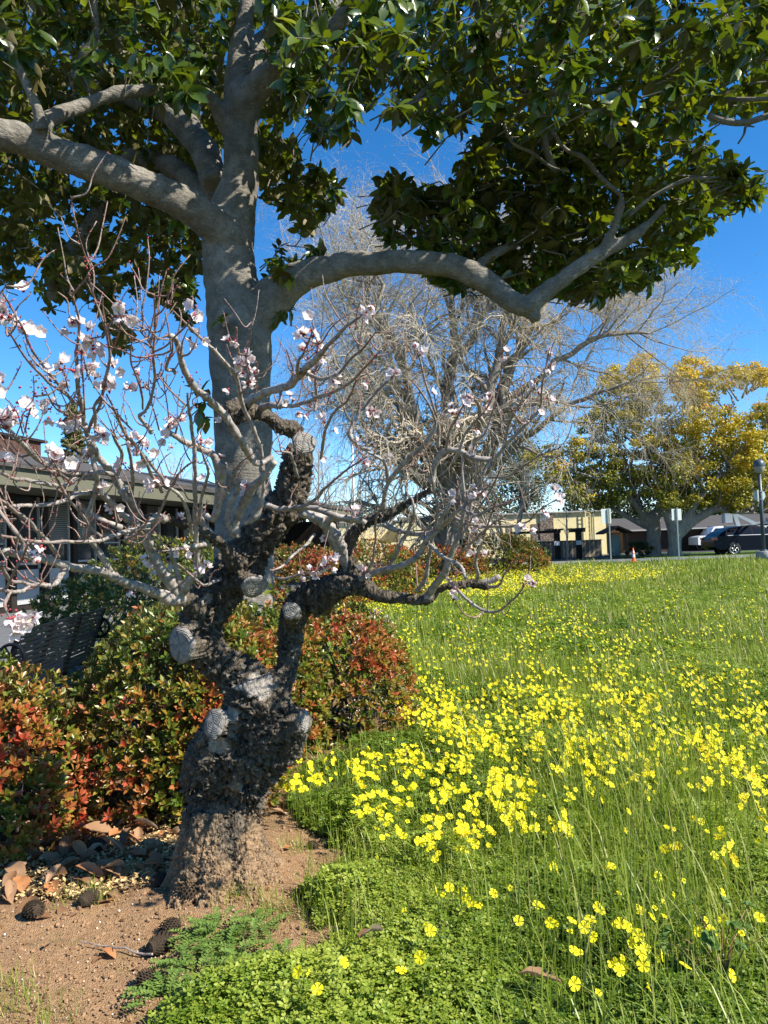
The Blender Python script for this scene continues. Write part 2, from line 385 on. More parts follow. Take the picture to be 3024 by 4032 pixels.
MT['redwood'] = leafmat('conifer_needles', [(0, (.04, .05, .02)), (.6, (.10, .10, .035)), (1, (.17, .14, .05))], None, .6, .3, .15)
MT['bench'] = simple('black_painted_steel', (.006, .007, .010), .45, .18, 0, .15, 60)
MT['darkwood'] = simple('dark_brown_timber', (.022, .016, .013), .7, .3, 0, .3, 20)
MT['cream'] = simple('cream_fascia', (.115, .112, .078), .7, .3)
MT['panel'] = simple('white_panel', (.36, .37, .37), .7, .3)
MT['yellowwall'] = simple('pale_yellow_stucco', (.80, .68, .38), .9, .2, 0, .05, 3)
MT['glass'] = simple('window_glass', (.03, .035, .04), .06, .7, 0, .1, 3)
MT['blind'] = None
def mk_blind():
    b = NB('slatted_blinds'); s = b.sep(b.coord()); z = b.math('SINE', b.math('MULTIPLY', s[2], 120.0))
    b.bsdf(b.ramp(z, [(.0, (.07, .075, .075)), (.6, (.24, .25, .25))]), .15, .6); return b.m
MT['blind'] = mk_blind()
def mk_roof():
    b = NB('roof_shingles'); br = b.n('ShaderNodeTexBrick'); b.l(b.coord((1, 1, 1), 'Generated'), br.inputs[0]); br.inputs['Scale'].default_value = 1
    co = b.coord(); n = b.noise(b.coord((2.5, 2.5, 14)), 3, 6, .7)
    s = b.sep(co); rows = b.math('FRACT', b.math('MULTIPLY', s[2], 9.0))
    c = b.ramp(n, [(.3, (.035, .033, .033)), (.7, (.12, .11, .105))]); c = b.mix(b.ramp(rows, [(.0, .8), (.15, 0.0)]), c, (.015, .015, .015))
    b.bsdf(c, .9, .2, 0, b.bump(rows, .5, .02)); return b.m
MT['roof'] = mk_roof()
MT['brownshake'] = simple('brown_shake', (.075, .042, .032), .9, .2, 0, .4, 8)
MT['concrete'] = simple('concrete', (.30, .30, .30), .9, .2, 0, .2, 6, .2)
MT['pave'] = simple('grey_paving', (.13, .135, .145), .9, .2, 0, .2, 6, .2)
MT['asphalt'] = simple('asphalt', (.055, .055, .06), .9, .2, 0, .25, 12, .2)
MT['lawn'] = simple('mown_lawn', (.07, .12, .02), .9, .1, 0, .4, 3, .3)
def mk_block():
    b = NB('fluted_block'); s = b.sep(b.coord()); z = b.math('SINE', b.math('MULTIPLY', s[0], 22.0)); zz = b.math('FRACT', b.math('MULTIPLY', s[2], 2.4))
    c = b.ramp(z, [(.3, (.20, .16, .12)), (.7, (.42, .36, .28))]); c = b.mix(b.ramp(zz, [(.0, .8), (.12, 0.0)]), c, (.16, .13, .10)); b.bsdf(c, .9, .2); return b.m
MT['block'] = mk_block()
def mk_lattice():
    b = NB('brown_screen_panel'); v = b.voro(b.coord(), 9); b.bsdf(b.ramp(v, [(.2, (.30, .25, .20)), (.6, (.12, .09, .075))]), .9, .2); return b.m
MT['lattice'] = mk_lattice()
MT['metal'] = simple('galvanised_metal', (.26, .29, .30), .5, .5, .4, .1, 20)
MT['signback'] = simple('sign_back', (.52, .56, .52), .6, .4, .1, .05, 10)
MT['greenpost'] = simple('green_grey_post', (.20, .25, .235), .55, .4, .2)
MT['lampmetal'] = simple('lamp_paint', (.06, .085, .10), .4, .5, .2)
MT['lampglass'] = simple('lamp_globe', (.35, .33, .28), .1, .6)
MT['carpaint'] = simple('black_car_paint', (.003, .004, .009), .3, .12, 0, .05, 4)
MT['whitepaint'] = simple('white_vehicle_paint', (.72, .73, .74), .3, .5)
MT['tyre'] = simple('tyre_rubber', (.015, .015, .015), .8, .3)
MT['rim'] = simple('alloy_rim', (.45, .45, .46), .3, .6, .7)
MT['taillight'] = simple('tail_light', (.35, .01, .01), .2, .6)
MT['orange'] = simple('orange_plastic', (.85, .14, .02), .5, .4)
MT['conewhite'] = simple('white_reflective_band', (.8, .8, .8), .5, .4)
MT['black'] = simple('black_plastic', (.02, .02, .02), .6, .3)
MT['kiosk'] = simple('kiosk_roof', (.05, .035, .028), .9, .2, 0, .3, 5)
MT['redwoodpost'] = simple('brown_post', (.11, .06, .04), .8, .2, 0, .3, 10)
MT['glassblue'] = simple('vehicle_glass', (.008, .012, .022), .15, .25)
MT['paper'] = simple('white_notice', (.75, .76, .8), .7, .2)
# ------------------------------------------------------------------ ground
SOIL_D = [(-400, 1640), (380, 1640), (560, 1690), (640, 1740), (700, 1800), (712, 1850), (690, 1900), (668, 1960), (700, 2000), (640, 2060), (560, 2110), (420, 2160), (330, 2212), (250, 2330), (-600, 2500)]
SOIL_W = [tuple(GD(x, y)[:2]) for x, y in SOIL_D]
SHRUB_BED = [(-6, 2.9), (-1.0, 3.35), (-.55, 4.2), (-.35, 5.0), (.0, 5.4), (.12, 6.2), (-.1, 7.0), (-.6, 8.5), (-6, 9.0)]
def soil_mask(x, y):
    w1 = (vnoise(np.stack([x, y], -1), 4.0, 3)-.5)*.22+(vnoise(np.stack([x, y], -1), 13.0, 13)-.5)*.14; w2 = (vnoise(np.stack([x, y], -1), 4.0, 9)-.5)*.22+(vnoise(np.stack([x, y], -1), 13.0, 19)-.5)*.14
    return inpoly(x+w1, y+w2, SOIL_W)
def soft_edge(x, y, r=.13):
    s_ = 0
    for k in range(8): a = k*.785; s_ = s_+(~soil_mask(x+math.cos(a)*r*(.5+.5*(k % 2)), y+math.sin(a)*r*(.5+.5*(k % 2))))
    return s_/8.0
def bed_mask(x, y):
    w1 = (vnoise(np.stack([x, y], -1), 3.0, 5)-.5)*.3
    return inpoly(x+w1, y+w1, SHRUB_BED)
def gz(x, y):
    p = np.stack([np.asarray(x, float), np.asarray(y, float)], -1)
    d = np.hypot(p[..., 0]+.65, p[..., 1]-3.25)
    z = .03*(vnoise(p, 1.6, 1)-.5)+.014*(vnoise(p, 6, 2)-.5)+.05*np.exp(-(d/.42)**2)
    fade = np.clip((14-p[..., 1])/6, 0, 1)
    return z*fade
def build_ground():
    xs = np.concatenate([np.linspace(-900, -80, 8), np.linspace(-70, -8, 20), np.linspace(-7, -2.7, 30), np.arange(-2.65, 3.6, .022), np.linspace(3.7, 9, 30), np.linspace(10, 70, 20), np.linspace(80, 900, 8)])
    ys = np.concatenate([[-60, -20, -5, 0, 1.0], np.arange(1.5, 6.2, .022), np.linspace(6.3, 15, 60), np.linspace(16, 80, 30), np.linspace(100, 1500, 10)])
    X, Y = np.meshgrid(xs, ys); x = X.ravel(); y = Y.ravel(); p = np.stack([x, y], -1)
    z = gz(x, y); near = (y < 6.2) & (y > 1.4) & (np.abs(x) < 3.7)
    z = z+near*(.008*(vnoise(p, 22, 4)-.5)+.006*(vnoise(p, 48, 8)-.5))
    so_ = soil_mask(x, y); bd = bed_mask(x, y)
    V = np.stack([x, y, z], -1); nx = len(xs); i = np.arange(len(ys)-1)[:, None]*nx; j = np.arange(nx-1)[None]
    F = np.stack([i+j, i+j+1, i+j+1+nx, i+j+nx], -1).reshape(-1, 4)
    veg = (~so_ & ~bd).astype(float)*np.where(vnoise(p, 7, 6) > .18, 1, .3)
    li = (bd & (vnoise(p, 2.2, 12) > .0)).astype(float)*np.clip((y-2.95+(vnoise(p, 3, 2)-.5)*.5)/.25, 0, 1)
    g = link('ground', mesh_np('ground', V, [F], {'veg': veg, 'litter': li}, True, [MT['ground']])); g['kind'] = 'structure'
build_ground()
def sheet(name, poly, z, mat, thick=0.0):
    V = [(a, b, z) for a, b in poly]; n = len(V)
    mb = MB(); 
    if thick:
        V2 = [(a, b, z-thick) for a, b in poly]; F = [tuple(range(n))]; S = [(i, i+n, (i+1) % n+n, (i+1) % n) for i in range(n)]
        mb.add(V+V2, [F, S])
    else: mb.add(V, [[tuple(range(n))]])
    o = mb.build(name, mat); o['kind'] = 'structure'; return o

# ------------------------------------------------------------------ plants of the meadow
def in_view(x, y, z=0.1, m=420):
    u, v, d = projD(np.stack([x, y, np.full_like(x, z)], -1)); return (u > -120) & (u < 1659+m) & (v < 2212+m*2) & (d > .3)
def scatter_ring(n, d0, d1, power=1.0):
    """points in the view wedge between distances"""
    n = int(n*1.3); u = rng.random(n); d = (d0**power+(d1**power-d0**power)*u)**(1/power)
    x = rng.uniform(-.56, .76, n)*d+.0; return x, d
MEADOW_EXC = []
def meadow_ok(x, y):
    ok = ~soil_mask(x, y) & ~bed_mask(x, y)
    ok &= ~((x < -3.0-.0*y) & (y > 8)) | (x > -3.2+.12*(y-9))
    ok &= ~((x < -.95+.03*(y-6)) & (y > 6))
    return ok
def clover_T():
    V = []; F = []
    for k in range(3):
        a = k*2*math.pi/3; c, s_ = math.cos(a), math.sin(a)
        pts = [(0, .05, 0), (0, .82, -.12), (-.48, .62, .05), (-.36, 1.0, .0), (.48, .62, .05), (.36, 1.0, .0)]
        b = len(V)
        for x, y, z in pts: V.append((c*x-s_*y, s_*x+c*y, z))
        F += [(b, b+1, b+3, b+2), (b, b+4, b+5, b+1)]
    return np.array(V), [np.array(F)]
def small_T():   # small rounded leaf, two faces
    V = [(0, 0, 0), (-.35, .5, .05), (0, 1, -.1), (.35, .5, .05)]
    return np.array(V), [np.array([(0, 3, 2, 1)])]
def blade_T(bend):
    t = np.linspace(0, 1, 5); V = []
    for k, a in enumerate(t):
        wd = .5*(1-a**2.2)+.02; y = math.sin(a*bend)/bend if bend > .01 else a; x = (1-math.cos(a*bend))/bend if bend > .01 else 0
        V += [(-wd, y, -x), (wd, y, -x)]
    F = [(2*k, 2*k+1, 2*k+3, 2*k+2) for k in range(4)]
    return np.array(V), [np.array(F)]
def add_clover(mb, n, d0, d1, size, zlo, zhi, power, keep=None):
    x, y = scatter_ring(n, d0, d1, power); n = len(x); ok = meadow_ok(x, y)&in_view(x, y)
    p = np.stack([x, y], -1); dens = vnoise(p, 2.3, 21); h = vnoise(p, 3.1, 22)
    se = soft_edge(x, y); ok &= rng.random(n) < np.clip(.12+dens*1.25, 0, 1)*se**1.2
    x, y, h, se, dens = x[ok], y[ok], h[ok], se[ok], dens[ok]; m = len(x)
    z = gz(x, y)+zlo+(zhi-zlo)*np.maximum(rng.random(m)**.6*h*1.35*se**1.5, .05)
    nrm = unit(np.stack([rng.normal(0, .35, m), rng.normal(0, .35, m), np.ones(m)], -1))
    a = rng.uniform(0, 2*np.pi, m); t = np.stack([np.cos(a), np.sin(a), np.zeros(m)], -1); d = unit(t-nrm*(t*nrm).sum(1)[:, None])
    R = frames(d, nrm); mb.inst(clover_T(), np.stack([x, y, z], -1), R, size*rng.uniform(.6, 1.25, m), var=np.clip(rng.normal(.15, .2, m)+.75*vnoise(np.stack([x, y], -1), 1.1, 44), 0, 1))
def add_blades(mb, n, d0, d1, hlo, hhi, wd, power, mask=None, dry=.08, lean=.3, patch=None, z0=0.0):
    x, y = scatter_ring(n, d0, d1, power); n = len(x); ok = in_view(x, y)&(mask(x, y) if mask else meadow_ok(x, y))
    p = np.stack([x, y], -1); dens = vnoise(p, .9, 31)*.6+vnoise(p, 3.3, 32)*.4
    if patch: ok &= rng.random(len(x)) < patch(x, y, dens)
    x, y, dens = x[ok], y[ok], dens[ok]; m = len(x)
    H = (hlo+(hhi-hlo)*rng.random(m)**1.6)*np.clip(.45+dens*1.1, .4, 1.3); a = rng.uniform(0, 2*np.pi, m)
    ln = np.abs(rng.normal(0, lean, m)); d = unit(np.stack([np.cos(a)*ln, np.sin(a)*ln, np.ones(m)], -1))
    pos = np.stack([x, y, gz(x, y)+z0], -1); R = frames(d, np.stack([-np.cos(a), -np.sin(a), np.zeros(m)], -1)*-1)
    var = np.clip(rng.normal(.20, .2, m)+.5*vnoise(np.stack([x, y], -1), 1.4, 45), 0, .85); var[rng.random(m) < dry] = rng.uniform(.9, 1)
    W = wd*rng.uniform(.6, 1.3, m)*(1 if np.isscalar(wd) else 1)
    k = rng.integers(0, 3, m)
    for q, bnd in enumerate((.35, 1.0, 1.8)):
        s_ = k == q; mb.inst(blade_T(bnd), pos[s_], R[s_], np.stack([W[s_], H[s_], H[s_]], -1), var=var[s_])
def right_side(x, y, d): # tall grass mostly on the right and far away
    u = x/np.maximum(y, .1); return np.clip((u-.06)*3.2, .0, 1.0)*np.clip(d*1.8-.2, .12, 1)
def near_all(x, y, d): return np.clip(.25+d*.8, 0, 1)

mb = MB()
add_clover(mb, 150000, 1.75, 4.3, .0155, .015, .13, 1.25)
add_clover(mb, 100000, 4.3, 8.5, .021, .015, .15, 1.5)
add_clover(mb, 80000, 8.5, 18, .038, .02, .16, 1.5)
o = mb.build('clover', MT['clover'], smooth=False); tag(o, kind='stuff', label='low bright green clover-like leaves covering the meadow floor')
mb = MB()
add_blades(mb, 26000, 1.75, 4.5, .05, .19, .0038, 1.4, dry=.10, patch=near_all)
add_blades(mb, 19000, 1.9, 6, .16, .46, .0048, 1.6, dry=.12, patch=right_side)
add_blades(mb, 9000, 5, 16, .25, .50, .006, 1.5, dry=.35, patch=right_side)
add_blades(mb, 50000, 4.5, 10, .08, .30, .0065, 1.7, dry=.10, patch=near_all)
add_blades(mb, 75000, 10, 22, .10, .28, .013, 1.6, dry=.10, patch=near_all)
add_blades(mb, 75000, 20, 37, .12, .36, .022, 1.4, dry=.12, patch=near_all)
o = mb.build('meadow_grass', MT['grass'], smooth=False); tag(o, kind='stuff', label='long green grass growing through the flowering meadow')

# short tufts along the soil edge and in the lower left corner
TUFTS = [(1290, 0), (40, 2180), (15, 2150), (100, 2210), (180, 1955), (205, 1950), (640, 1985), (700, 1960), (730, 1890), (720, 1930), (690, 2010), (500, 1960), (560, 1975), (600, 1990), (650, 1700), (670, 1690), (610, 1700), (720, 1750), (560, 2180), (640, 1840)]
mb = MB()
for (tx, ty) in TUFTS[1:]:
    c = GD(tx, ty); m = 70; r = .045
    x = c[0]+rng.normal(0, r, m); y = c[1]+rng.normal(0, r, m); a = rng.uniform(0, 2*np.pi, m)
    d = unit(np.stack([np.cos(a)*.8, np.sin(a)*.8, np.ones(m)*.8], -1)); R = frames(d, np.stack([np.cos(a), np.sin(a), np.zeros(m)], -1))
    mb.inst(blade_T(1.0), np.stack([x, y, gz(x, y)], -1), R, np.stack([np.full(m, .0022), rng.uniform(.03, .10, m), rng.uniform(.03, .10, m)], -1), var=np.clip(rng.normal(.5, .25, m), 0, 1))
o = mb.build('short_grass', MT['grass'], smooth=False); tag(o, kind='stuff', label='short tufts of grass on the bare soil')

# pinnate weeds in the foreground
def pinnate(mb, p0, dirv, L, n=7, sz=.015, var=.5):
    d = unit(np.array([dirv[0], dirv[1], .45])); t = np.linspace(.15, 1, n); side = unit(np.cross(d, [0, 0, 1.0]))
    pts = np.array([p0+d*L*a-np.array([0, 0, .35*L])*a*a for a in np.linspace(0, 1, 5)]); mb.tube(pts, np.linspace(.0012, .0006, 5), 3, var=.6)
    P_ = []; D_ = []
    for a in t:
        q = p0+d*L*a-np.array([0, 0, .35*L])*a*a
        for s_ in (-1, 1): P_.append(q); D_.append(side*s_+d*.55+np.array([0, 0, rng.uniform(-.1, .35)]))
    P_.append(p0+d*L-np.array([0, 0, .35*L])); D_.append(d)
    D_ = np.array(D_); R = frames(D_); m = len(P_)
    mb.inst(leaf_T(.5, 3, -.1, .1), np.array(P_), R, sz*rng.uniform(.8, 1.3, m), var=np.clip(var+rng.normal(0, .15, m), 0, 1))
WEEDS = [(430, 2110, .15), (520, 2080, .15), (360, 2165, .12), (470, 2170, .15), (570, 2140, .14), (430, 2050, .11), (610, 2100, .12), (530, 2200, .14), (640, 2165, .12), (700, 2130, .11), (480, 2030, .12), (560, 2020, .10)]
for i, (x, y, r) in enumerate(WEEDS):
    c = GD(x, y); mb = MB()
    for k in range(int(34*r/.15)):
        a = rng.uniform(0, 2*np.pi); st = c+np.array([math.cos(a), math.sin(a), 0])*rng.uniform(0, r*.5); st[2] = float(gz(st[0], st[1]))+rng.uniform(.005, .04)
        pinnate(mb, st, (math.cos(a)+rng.normal(0, .4), math.sin(a)+rng.normal(0, .4)), rng.uniform(.06, .11), var=rng.uniform(.3, .8))
    o = mb.build('vetch_plant', MT['weed'], smooth=False)
    wh = ['low grey green vetch plant with paired leaflets on the foreground soil', 'vetch plant with small paired leaflets, nearest the gnarled trunk'][1 if i == 5 else 0]
    tag(o, wh, 'weed', 'vetch plants sprawling over the soil in front')

# fine litter
def flakes(name, n, polyD, sz, mat, label, zr=(.0, .01), shape=None, tilt=.5):
    q = sample_poly(polyD, n); g = GD(q[:, 0], q[:, 1]); x, y = g[:, 0], g[:, 1]
    d = rnd_dir(n, -.3, .3); nr = unit(np.stack([rng.normal(0, tilt, n), rng.normal(0, tilt, n), np.ones(n)], -1)); d = unit(d-nr*(d*nr).sum(1)[:, None])
    mb = MB(); mb.inst(shape or leaf_T(.6, 2, .1, .1), np.stack([x, y, gz(x, y)+rng.uniform(zr[0], zr[1], n)+.004], -1), frames(d, nr), sz*rng.uniform(.4, 1.3, n), var=rng.random(n))
    o = mb.build(name, mat, smooth=False); tag(o, label, kind='stuff'); return o
peb = (np.array([(-.5, -.5, -.3), (.5, -.4, -.3), (.4, .5, -.3), (-.5, .4, -.3), (-.3, -.3, .3), (.35, -.25, .3), (.25, .3, .3), (-.3, .3, .25)]), [np.array([(4, 5, 6, 7), (0, 1, 5, 4), (1, 2, 6, 5), (2, 3, 7, 6), (3, 0, 4, 7)])])
flakes('pebbles', 1500, [(-30, 1880), (340, 1930), (560, 1700), (700, 1760), (690, 2010), (540, 2100), (300, 2240), (-30, 2240)], .0062, MT['pebble'], 'small tan and white stones and crumbs on the soil', (0, .002), peb, .2)
flakes('leaf_mulch', 7500, [(-60, 1660), (180, 1640), (230, 1640), (380, 1800), (380, 1900), (330, 1930), (150, 1960), (-60, 1950)], .020, MT['chip'], 'pale crumbly mulch and broken leaf pieces under the red shrubs', (0, .03))
flakes('soil_clods', 500, [(-30, 1880), (340, 1930), (560, 1700), (700, 1760), (690, 2010), (540, 2100), (300, 2240), (-30, 2240)], .013, MT['clod'], 'small brown clods of earth on the bare soil', (0, .002), peb, .3)
flakes('leaf_debris', 900, [(600, 1600), (860, 1590), (860, 1660), (700, 1760), (560, 1720)], .02, MT['dryleaf'], 'broken brown leaf pieces behind the trunk', (0, .015))

# fallen leaves, each its own thing
def dry_T(kind):
    wd = (.52, .6, .46)[kind]; rows = 8; V = []; t = np.linspace(0, 1, rows+1); rr = np.random.default_rng(kind)
    for k, a in enumerate(t):
        b = math.sin(math.pi*min(max(a, .02), .985))**.75; z = (.10*math.sin(a*3.0+kind)-.05)*(1 if kind != 2 else -1); cu = (.20, .12, .32)[kind]
        for s_ in (-1, -.5, 0, .5, 1): V.append((wd/2*b*s_*(1-.25*abs(s_)*cu), a, z+cu*b*wd*abs(s_)**1.6+.02*rr.normal()))
    F = [(5*k+j, 5*k+j+1, 5*k+j+6, 5*k+j+5) for k in range(rows) for j in range(4)]
    return np.array(V), [np.array(F)]
dry_meshes = []
for k in range(3):
    T = dry_T(k); 
    for vv in range(3): dry_meshes.append(mesh_np('fallen_leaf', T[0]*1.0, T[1], {'var': np.full(len(T[0]), (.3, .65, .95)[vv])}, True, [MT['dryleaf']]))
def fallen(x, y, L, label, group, lift=.012, col_=None, rz=None, tiltmax=.6):
    g = GD(x, y); vv = rng.integers(0, 3) if col_ is None else col_
    o = bpy.data.objects.new('fallen_leaf', dry_meshes[rng.integers(0, 3)*3+vv]); col.objects.link(o)
    o.location = (g[0], g[1], float(gz(g[0], g[1]))+lift+L*.05); o.scale = (L, L, L)
    o.rotation_euler = (rng.uniform(-tiltmax, tiltmax), rng.uniform(-tiltmax, tiltmax), rng.uniform(0, 6.28) if rz is None else rz)
    tag(o, label, 'leaf', group)
for k in range(150):
    q = sample_poly([(-20, 1830), (60, 1790), (170, 1690), (230, 1700), (240, 1780), (390, 1800), (360, 1900), (330, 1935), (150, 1965), (-20, 1960)], 1)[0]
    fallen(q[0], q[1], rng.uniform(.08, .15), 'large curled dry brown leaf in the litter beneath the red-leaved shrubs', 'dry leaves under the shrubs', rng.uniform(.0, .03), rz=None, tiltmax=.45)
for (x, y, L, r) in [(668, 1622, .16, .6), (690, 1605, .11, 1.5), (715, 1600, .1, 2.2), (735, 1640, .1, 4), (640, 1650, .12, 3), (600, 1745, .09, 1), (575, 1745, .1, 2), (590, 1765, .11, .3), (757, 1625, .08, .3), (708, 1615, .09, 5)]:
    fallen(x, y, L, 'dry tan leaf on the ground just right of and behind the gnarled trunk', 'dry leaves behind the trunk', .02)
for (x, y, L) in [(820, 1600, .11), (885, 1550, .09), (892, 1535, .08), (965, 1575, .07), (1000, 1585, .08), (1250, 1725, .07), (790, 1580, .08), (860, 1460, .08), (1160, 1790, .07), (930, 1500, .07)]:
    fallen(x, y, L, 'dry orange-brown leaf caught among the green plants of the meadow', 'dry leaves in the meadow', .10)
fallen(828, 2085, .12, 'large purple-brown dry leaf tilted upright among grass near the bottom edge', None, .11, 0, 2.6); fallen(1215, 2205, .12, 'smooth orange-brown dry leaf at the bottom edge of the photo', None, .10, 1, 1.2, .3)
fallen(845, 1940, .09, 'rust red curled leaf in the grass right of the soil patch', None, .05, 2)
for (x, y, L) in [(60, 1995, .09), (170, 1985, .06), (130, 1975, .07), (480, 1930, .06), (245, 1960, .12), (440, 2060, .05), (110, 2045, .05), (250, 2075, .07), (225, 2070, .05), (400, 2030, .05), (300, 2100, .05), (545, 2050, .06), (350, 2190, .05), (610, 1850, .05)]:
    fallen(x, y, L, 'small dry leaf lying on the open brown soil in front of the trunk', 'dry leaves on the open soil', .003, None, None, .25)
# seed cones
def cone_mesh():
    mb = MB(); prof = [(0.001, -.5), (.28, -.47), (.42, -.2), (.42, .1), (.3, .38), (.001, .5)]; mb.lathe(prof, 12)
    n = 120; t = (np.arange(n)+.5)/n; z = -.47+t*.94; r = .42*np.sqrt(np.maximum(.05, 1-(z/.53)**2)); a = np.arange(n)*2.39996
    pos = np.stack([r*np.cos(a), r*np.sin(a), z], -1); d = unit(np.stack([np.cos(a)*.6, np.sin(a)*.6, np.full(n, .9)], -1))
    mb.inst(leaf_T(.75, 2, .25, .25), pos, frames(d, np.stack([np.cos(a), np.sin(a), np.zeros(n)], -1)), np.full(n, .19)); return mb.mesh('seed_cone', MT['cone'], False)
cm = cone_mesh()
for i, (x, y, L, ty) in enumerate([(70, 1990, .085, 0), (190, 1965, .08, 0), (345, 1925, .07, 0), (415, 1960, .1, 0), (370, 2020, .07, 0), (345, 2062, .09, 0), (322, 2130, .07, 0), (675, 1835, .05, 0), (725, 1590, .07, 1), (760, 1600, .07, 1), (790, 1605, .06, 1), (210, 1840, .09, 2), (800, 1420, .08, 1)]):
    g = GD(x, y); o = bpy.data.objects.new('seed_cone', cm); col.objects.link(o); o.location = (g[0], g[1], float(gz(g[0], g[1]))+L*.3); o.scale = (L*.8, L*.8, L)
    o.rotation_euler = (1.5+rng.uniform(-.3, .3), rng.uniform(-.3, .3), rng.uniform(0, 6))
    tag(o, ['dark brown scaly seed cone lying on the bare soil in front of the trunk', 'blackish seed cone on the ground behind the trunk', 'brown seed cone in pale mulch under the red shrubs'][ty], 'seed cone', 'fallen seed cones')
mb = MB(); a = GD(175, 2045); b = GD(330, 2078); pts = np.linspace(a, b, 9); pts[:, 2] = .018+gz(pts[:, 0], pts[:, 1])+rng.normal(0, .003, 9); pts[:, 1] += rng.normal(0, .006, 9)
mb.tube(pts, np.linspace(.002, .004, 9), 6, thin=.2); pts2 = pts[3:5].copy(); pts2[1] += [.01, -.03, .01]; mb.tube(pts2, [.002, .001], 5, thin=.2)
o = mb.build('fallen_twig', MT['twig']); tag(o, 'thin grey twig lying on the soil left of the vetch plants', 'twig')
# ------------------------------------------------------------------ yellow flowers
def flower_geo(full=True):
    mb = MB()
    for k in range(5):
        a = k*2*math.pi/5; c, s_ = math.cos(a), math.sin(a)
        if full: pts = [(0, 0, 0), (-.28, .52, .25), (.28, .52, .25), (-.47, .90, .26), (0, 1.06, .20), (.47, .90, .26)]; F4 = [(0, 2, 4, 1)]; F = [(1, 4, 3), (2, 5, 4)]
        else: pts = [(0, 0, 0), (-.48, .82, .3), (0, 1.05, .28), (.48, .82, .3)]; F4 = [(0, 3, 2, 1)]; F = []
        V = [(c*x-s_*y, s_*x+c*y, z) for x, y, z in pts]; mb.add(V, [F4] + ([F] if F else []), var=np.array([0.0]+[.45+.5*((k*37) % 5)/4]*(len(V)-1)))
    return mb
ff = flower_geo(True); fm_head = []
for sc_ in (1.0, .82, 1.1):
    h = flower_geo(True); h.V = [v*np.array([.0165*sc_*(1 if sc_ > .9 else .75), .0165*sc_*(1 if sc_ > .9 else .75), .0165*(2.4 if sc_ < .9 else 1.0)]) for v in h.V]; fm_head.append(h.mesh('blossom', MT['petal'], False))
sm = MB(); sm.tube([(0, 0, 0), (.004, .0, -.08), (.0, .004, -.19)], [.0010, .0012, .0014], 4, var=.4); stem_me = sm.mesh('stem', MT['clover'], True)
F_IND = []    # individual flowers: overview pixel + height
near_list = [(940,1920),(955,1928),(970,1915),(985,1925),(1005,1920),(1008,1942),(1020,1955),(1030,1962),(1038,1958),(1065,1925),(930,2012),(922,2004),(875,1970),(742,2080),(644,2100),(660,2098),(866,2095),(908,2068),(686,2138),(1168,1958),(1160,1950),(1196,2002),(1187,1995),(1290,1958),(1297,1966),(1325,2000),(1355,2008),(1340,1998),(1366,2012),(1385,1970),(1375,1962),(1412,1968),(1408,1990),(1432,1990),(1430,1955),(1240,2062),(1252,2068),(1280,2030),(1262,2010),(1275,1990),(1235,1995),(1230,2020),(1340,2080),(1330,2090),(1346,2096),(1372,2062),(1365,2045),(1394,2058),(1384,2070),(1416,2085),(1390,2095),(1337,2102),(1322,2095),(1380,2030),(1428,2075),(1500,2015),(1508,2022),(1534,2020),(1540,2028),(1562,1990),(1520,1995),(1190,1862),(1200,1868),(1450,1936),(1335,1930),(1475,1905),(1420,1890),(1310,1875),(1320,1868),(1100,1910),(1640,1990),(1600,2030),(1560,1930),(1120,1990),(1290,2150),(1240,2125),(1395,2140),(1580,2120),(1480,2100)]
def addf(x, y, zh): 
    g = GD(x, y, zh); F_IND.append((g[0], g[1], zh+float(gz(g[0], g[1]))))
for x, y in near_list: addf(x, y, .17+rng.uniform(-.02, .03))
NPOLY = [([(600, 1690), (640, 1655), (760, 1640), (900, 1600), (1050, 1640), (1160, 1690), (1160, 1740), (1050, 1720), (900, 1680), (760, 1690), (640, 1720)], 100), ([(740, 1720), (900, 1690), (1150, 1690), (1150, 1740), (1240, 1770), (1235, 1800), (1100, 1800), (980, 1850), (880, 1830), (760, 1760)], 120), ([(760, 1790), (1000, 1830), (1010, 1870), (870, 1880), (780, 1850)], 16)]
def clustered(poly, n, spread=14):
    c = sample_poly(poly, max(3, n//5)); out = []
    while len(out) < n:
        a = c[rng.integers(len(c))]+rng.normal(0, spread, 2)*np.array([1, .8])
        if inpoly(a[0], a[1], poly): out.append(a)
    return out
for poly, n in NPOLY:
    for a in clustered(poly, n): addf(a[0], a[1], .20+rng.uniform(-.03, .04))
F_IND = F_IND[:300]
zones = {}
def place_flower(i, p):
    u, v, d = projD(np.array(p))
    if v > 1885: lab = 'yellow wood sorrel flower in the loose group near the bottom right corner' if u > 1150 else 'yellow wood sorrel flower rising from clover low down, just right of the soil'; grp = 'yellow flowers in the foreground'
    else: lab = 'yellow wood sorrel flower in the dense drift just right of the gnarled trunk'; grp = 'yellow flowers beside the trunk'
    if v <= 1885 and u > 1160: lab = 'yellow wood sorrel flower standing among tall grass right of the dense drift'; grp = 'yellow flowers among tall grass'
    r = thing('yellow_flower', lab, 'flower', (p[0], p[1], p[2]), grp)
    nrm = unit(np.array([.35, -.50, .75])+rng.normal(0, .42, 3)); q = Vector(nrm).to_track_quat('Z', 'Y')
    h = bpy.data.objects.new('blossom', fm_head[rng.integers(3)]); col.objects.link(h); h.parent = r; h.rotation_mode = 'QUATERNION'; h.rotation_quaternion = q
    s_ = bpy.data.objects.new('stem', stem_me); col.objects.link(s_); s_.parent = r; s_.rotation_euler = (rng.uniform(-.15, .15), rng.uniform(-.15, .15), rng.uniform(0, 6))
for i, p in enumerate(F_IND): place_flower(i, p)

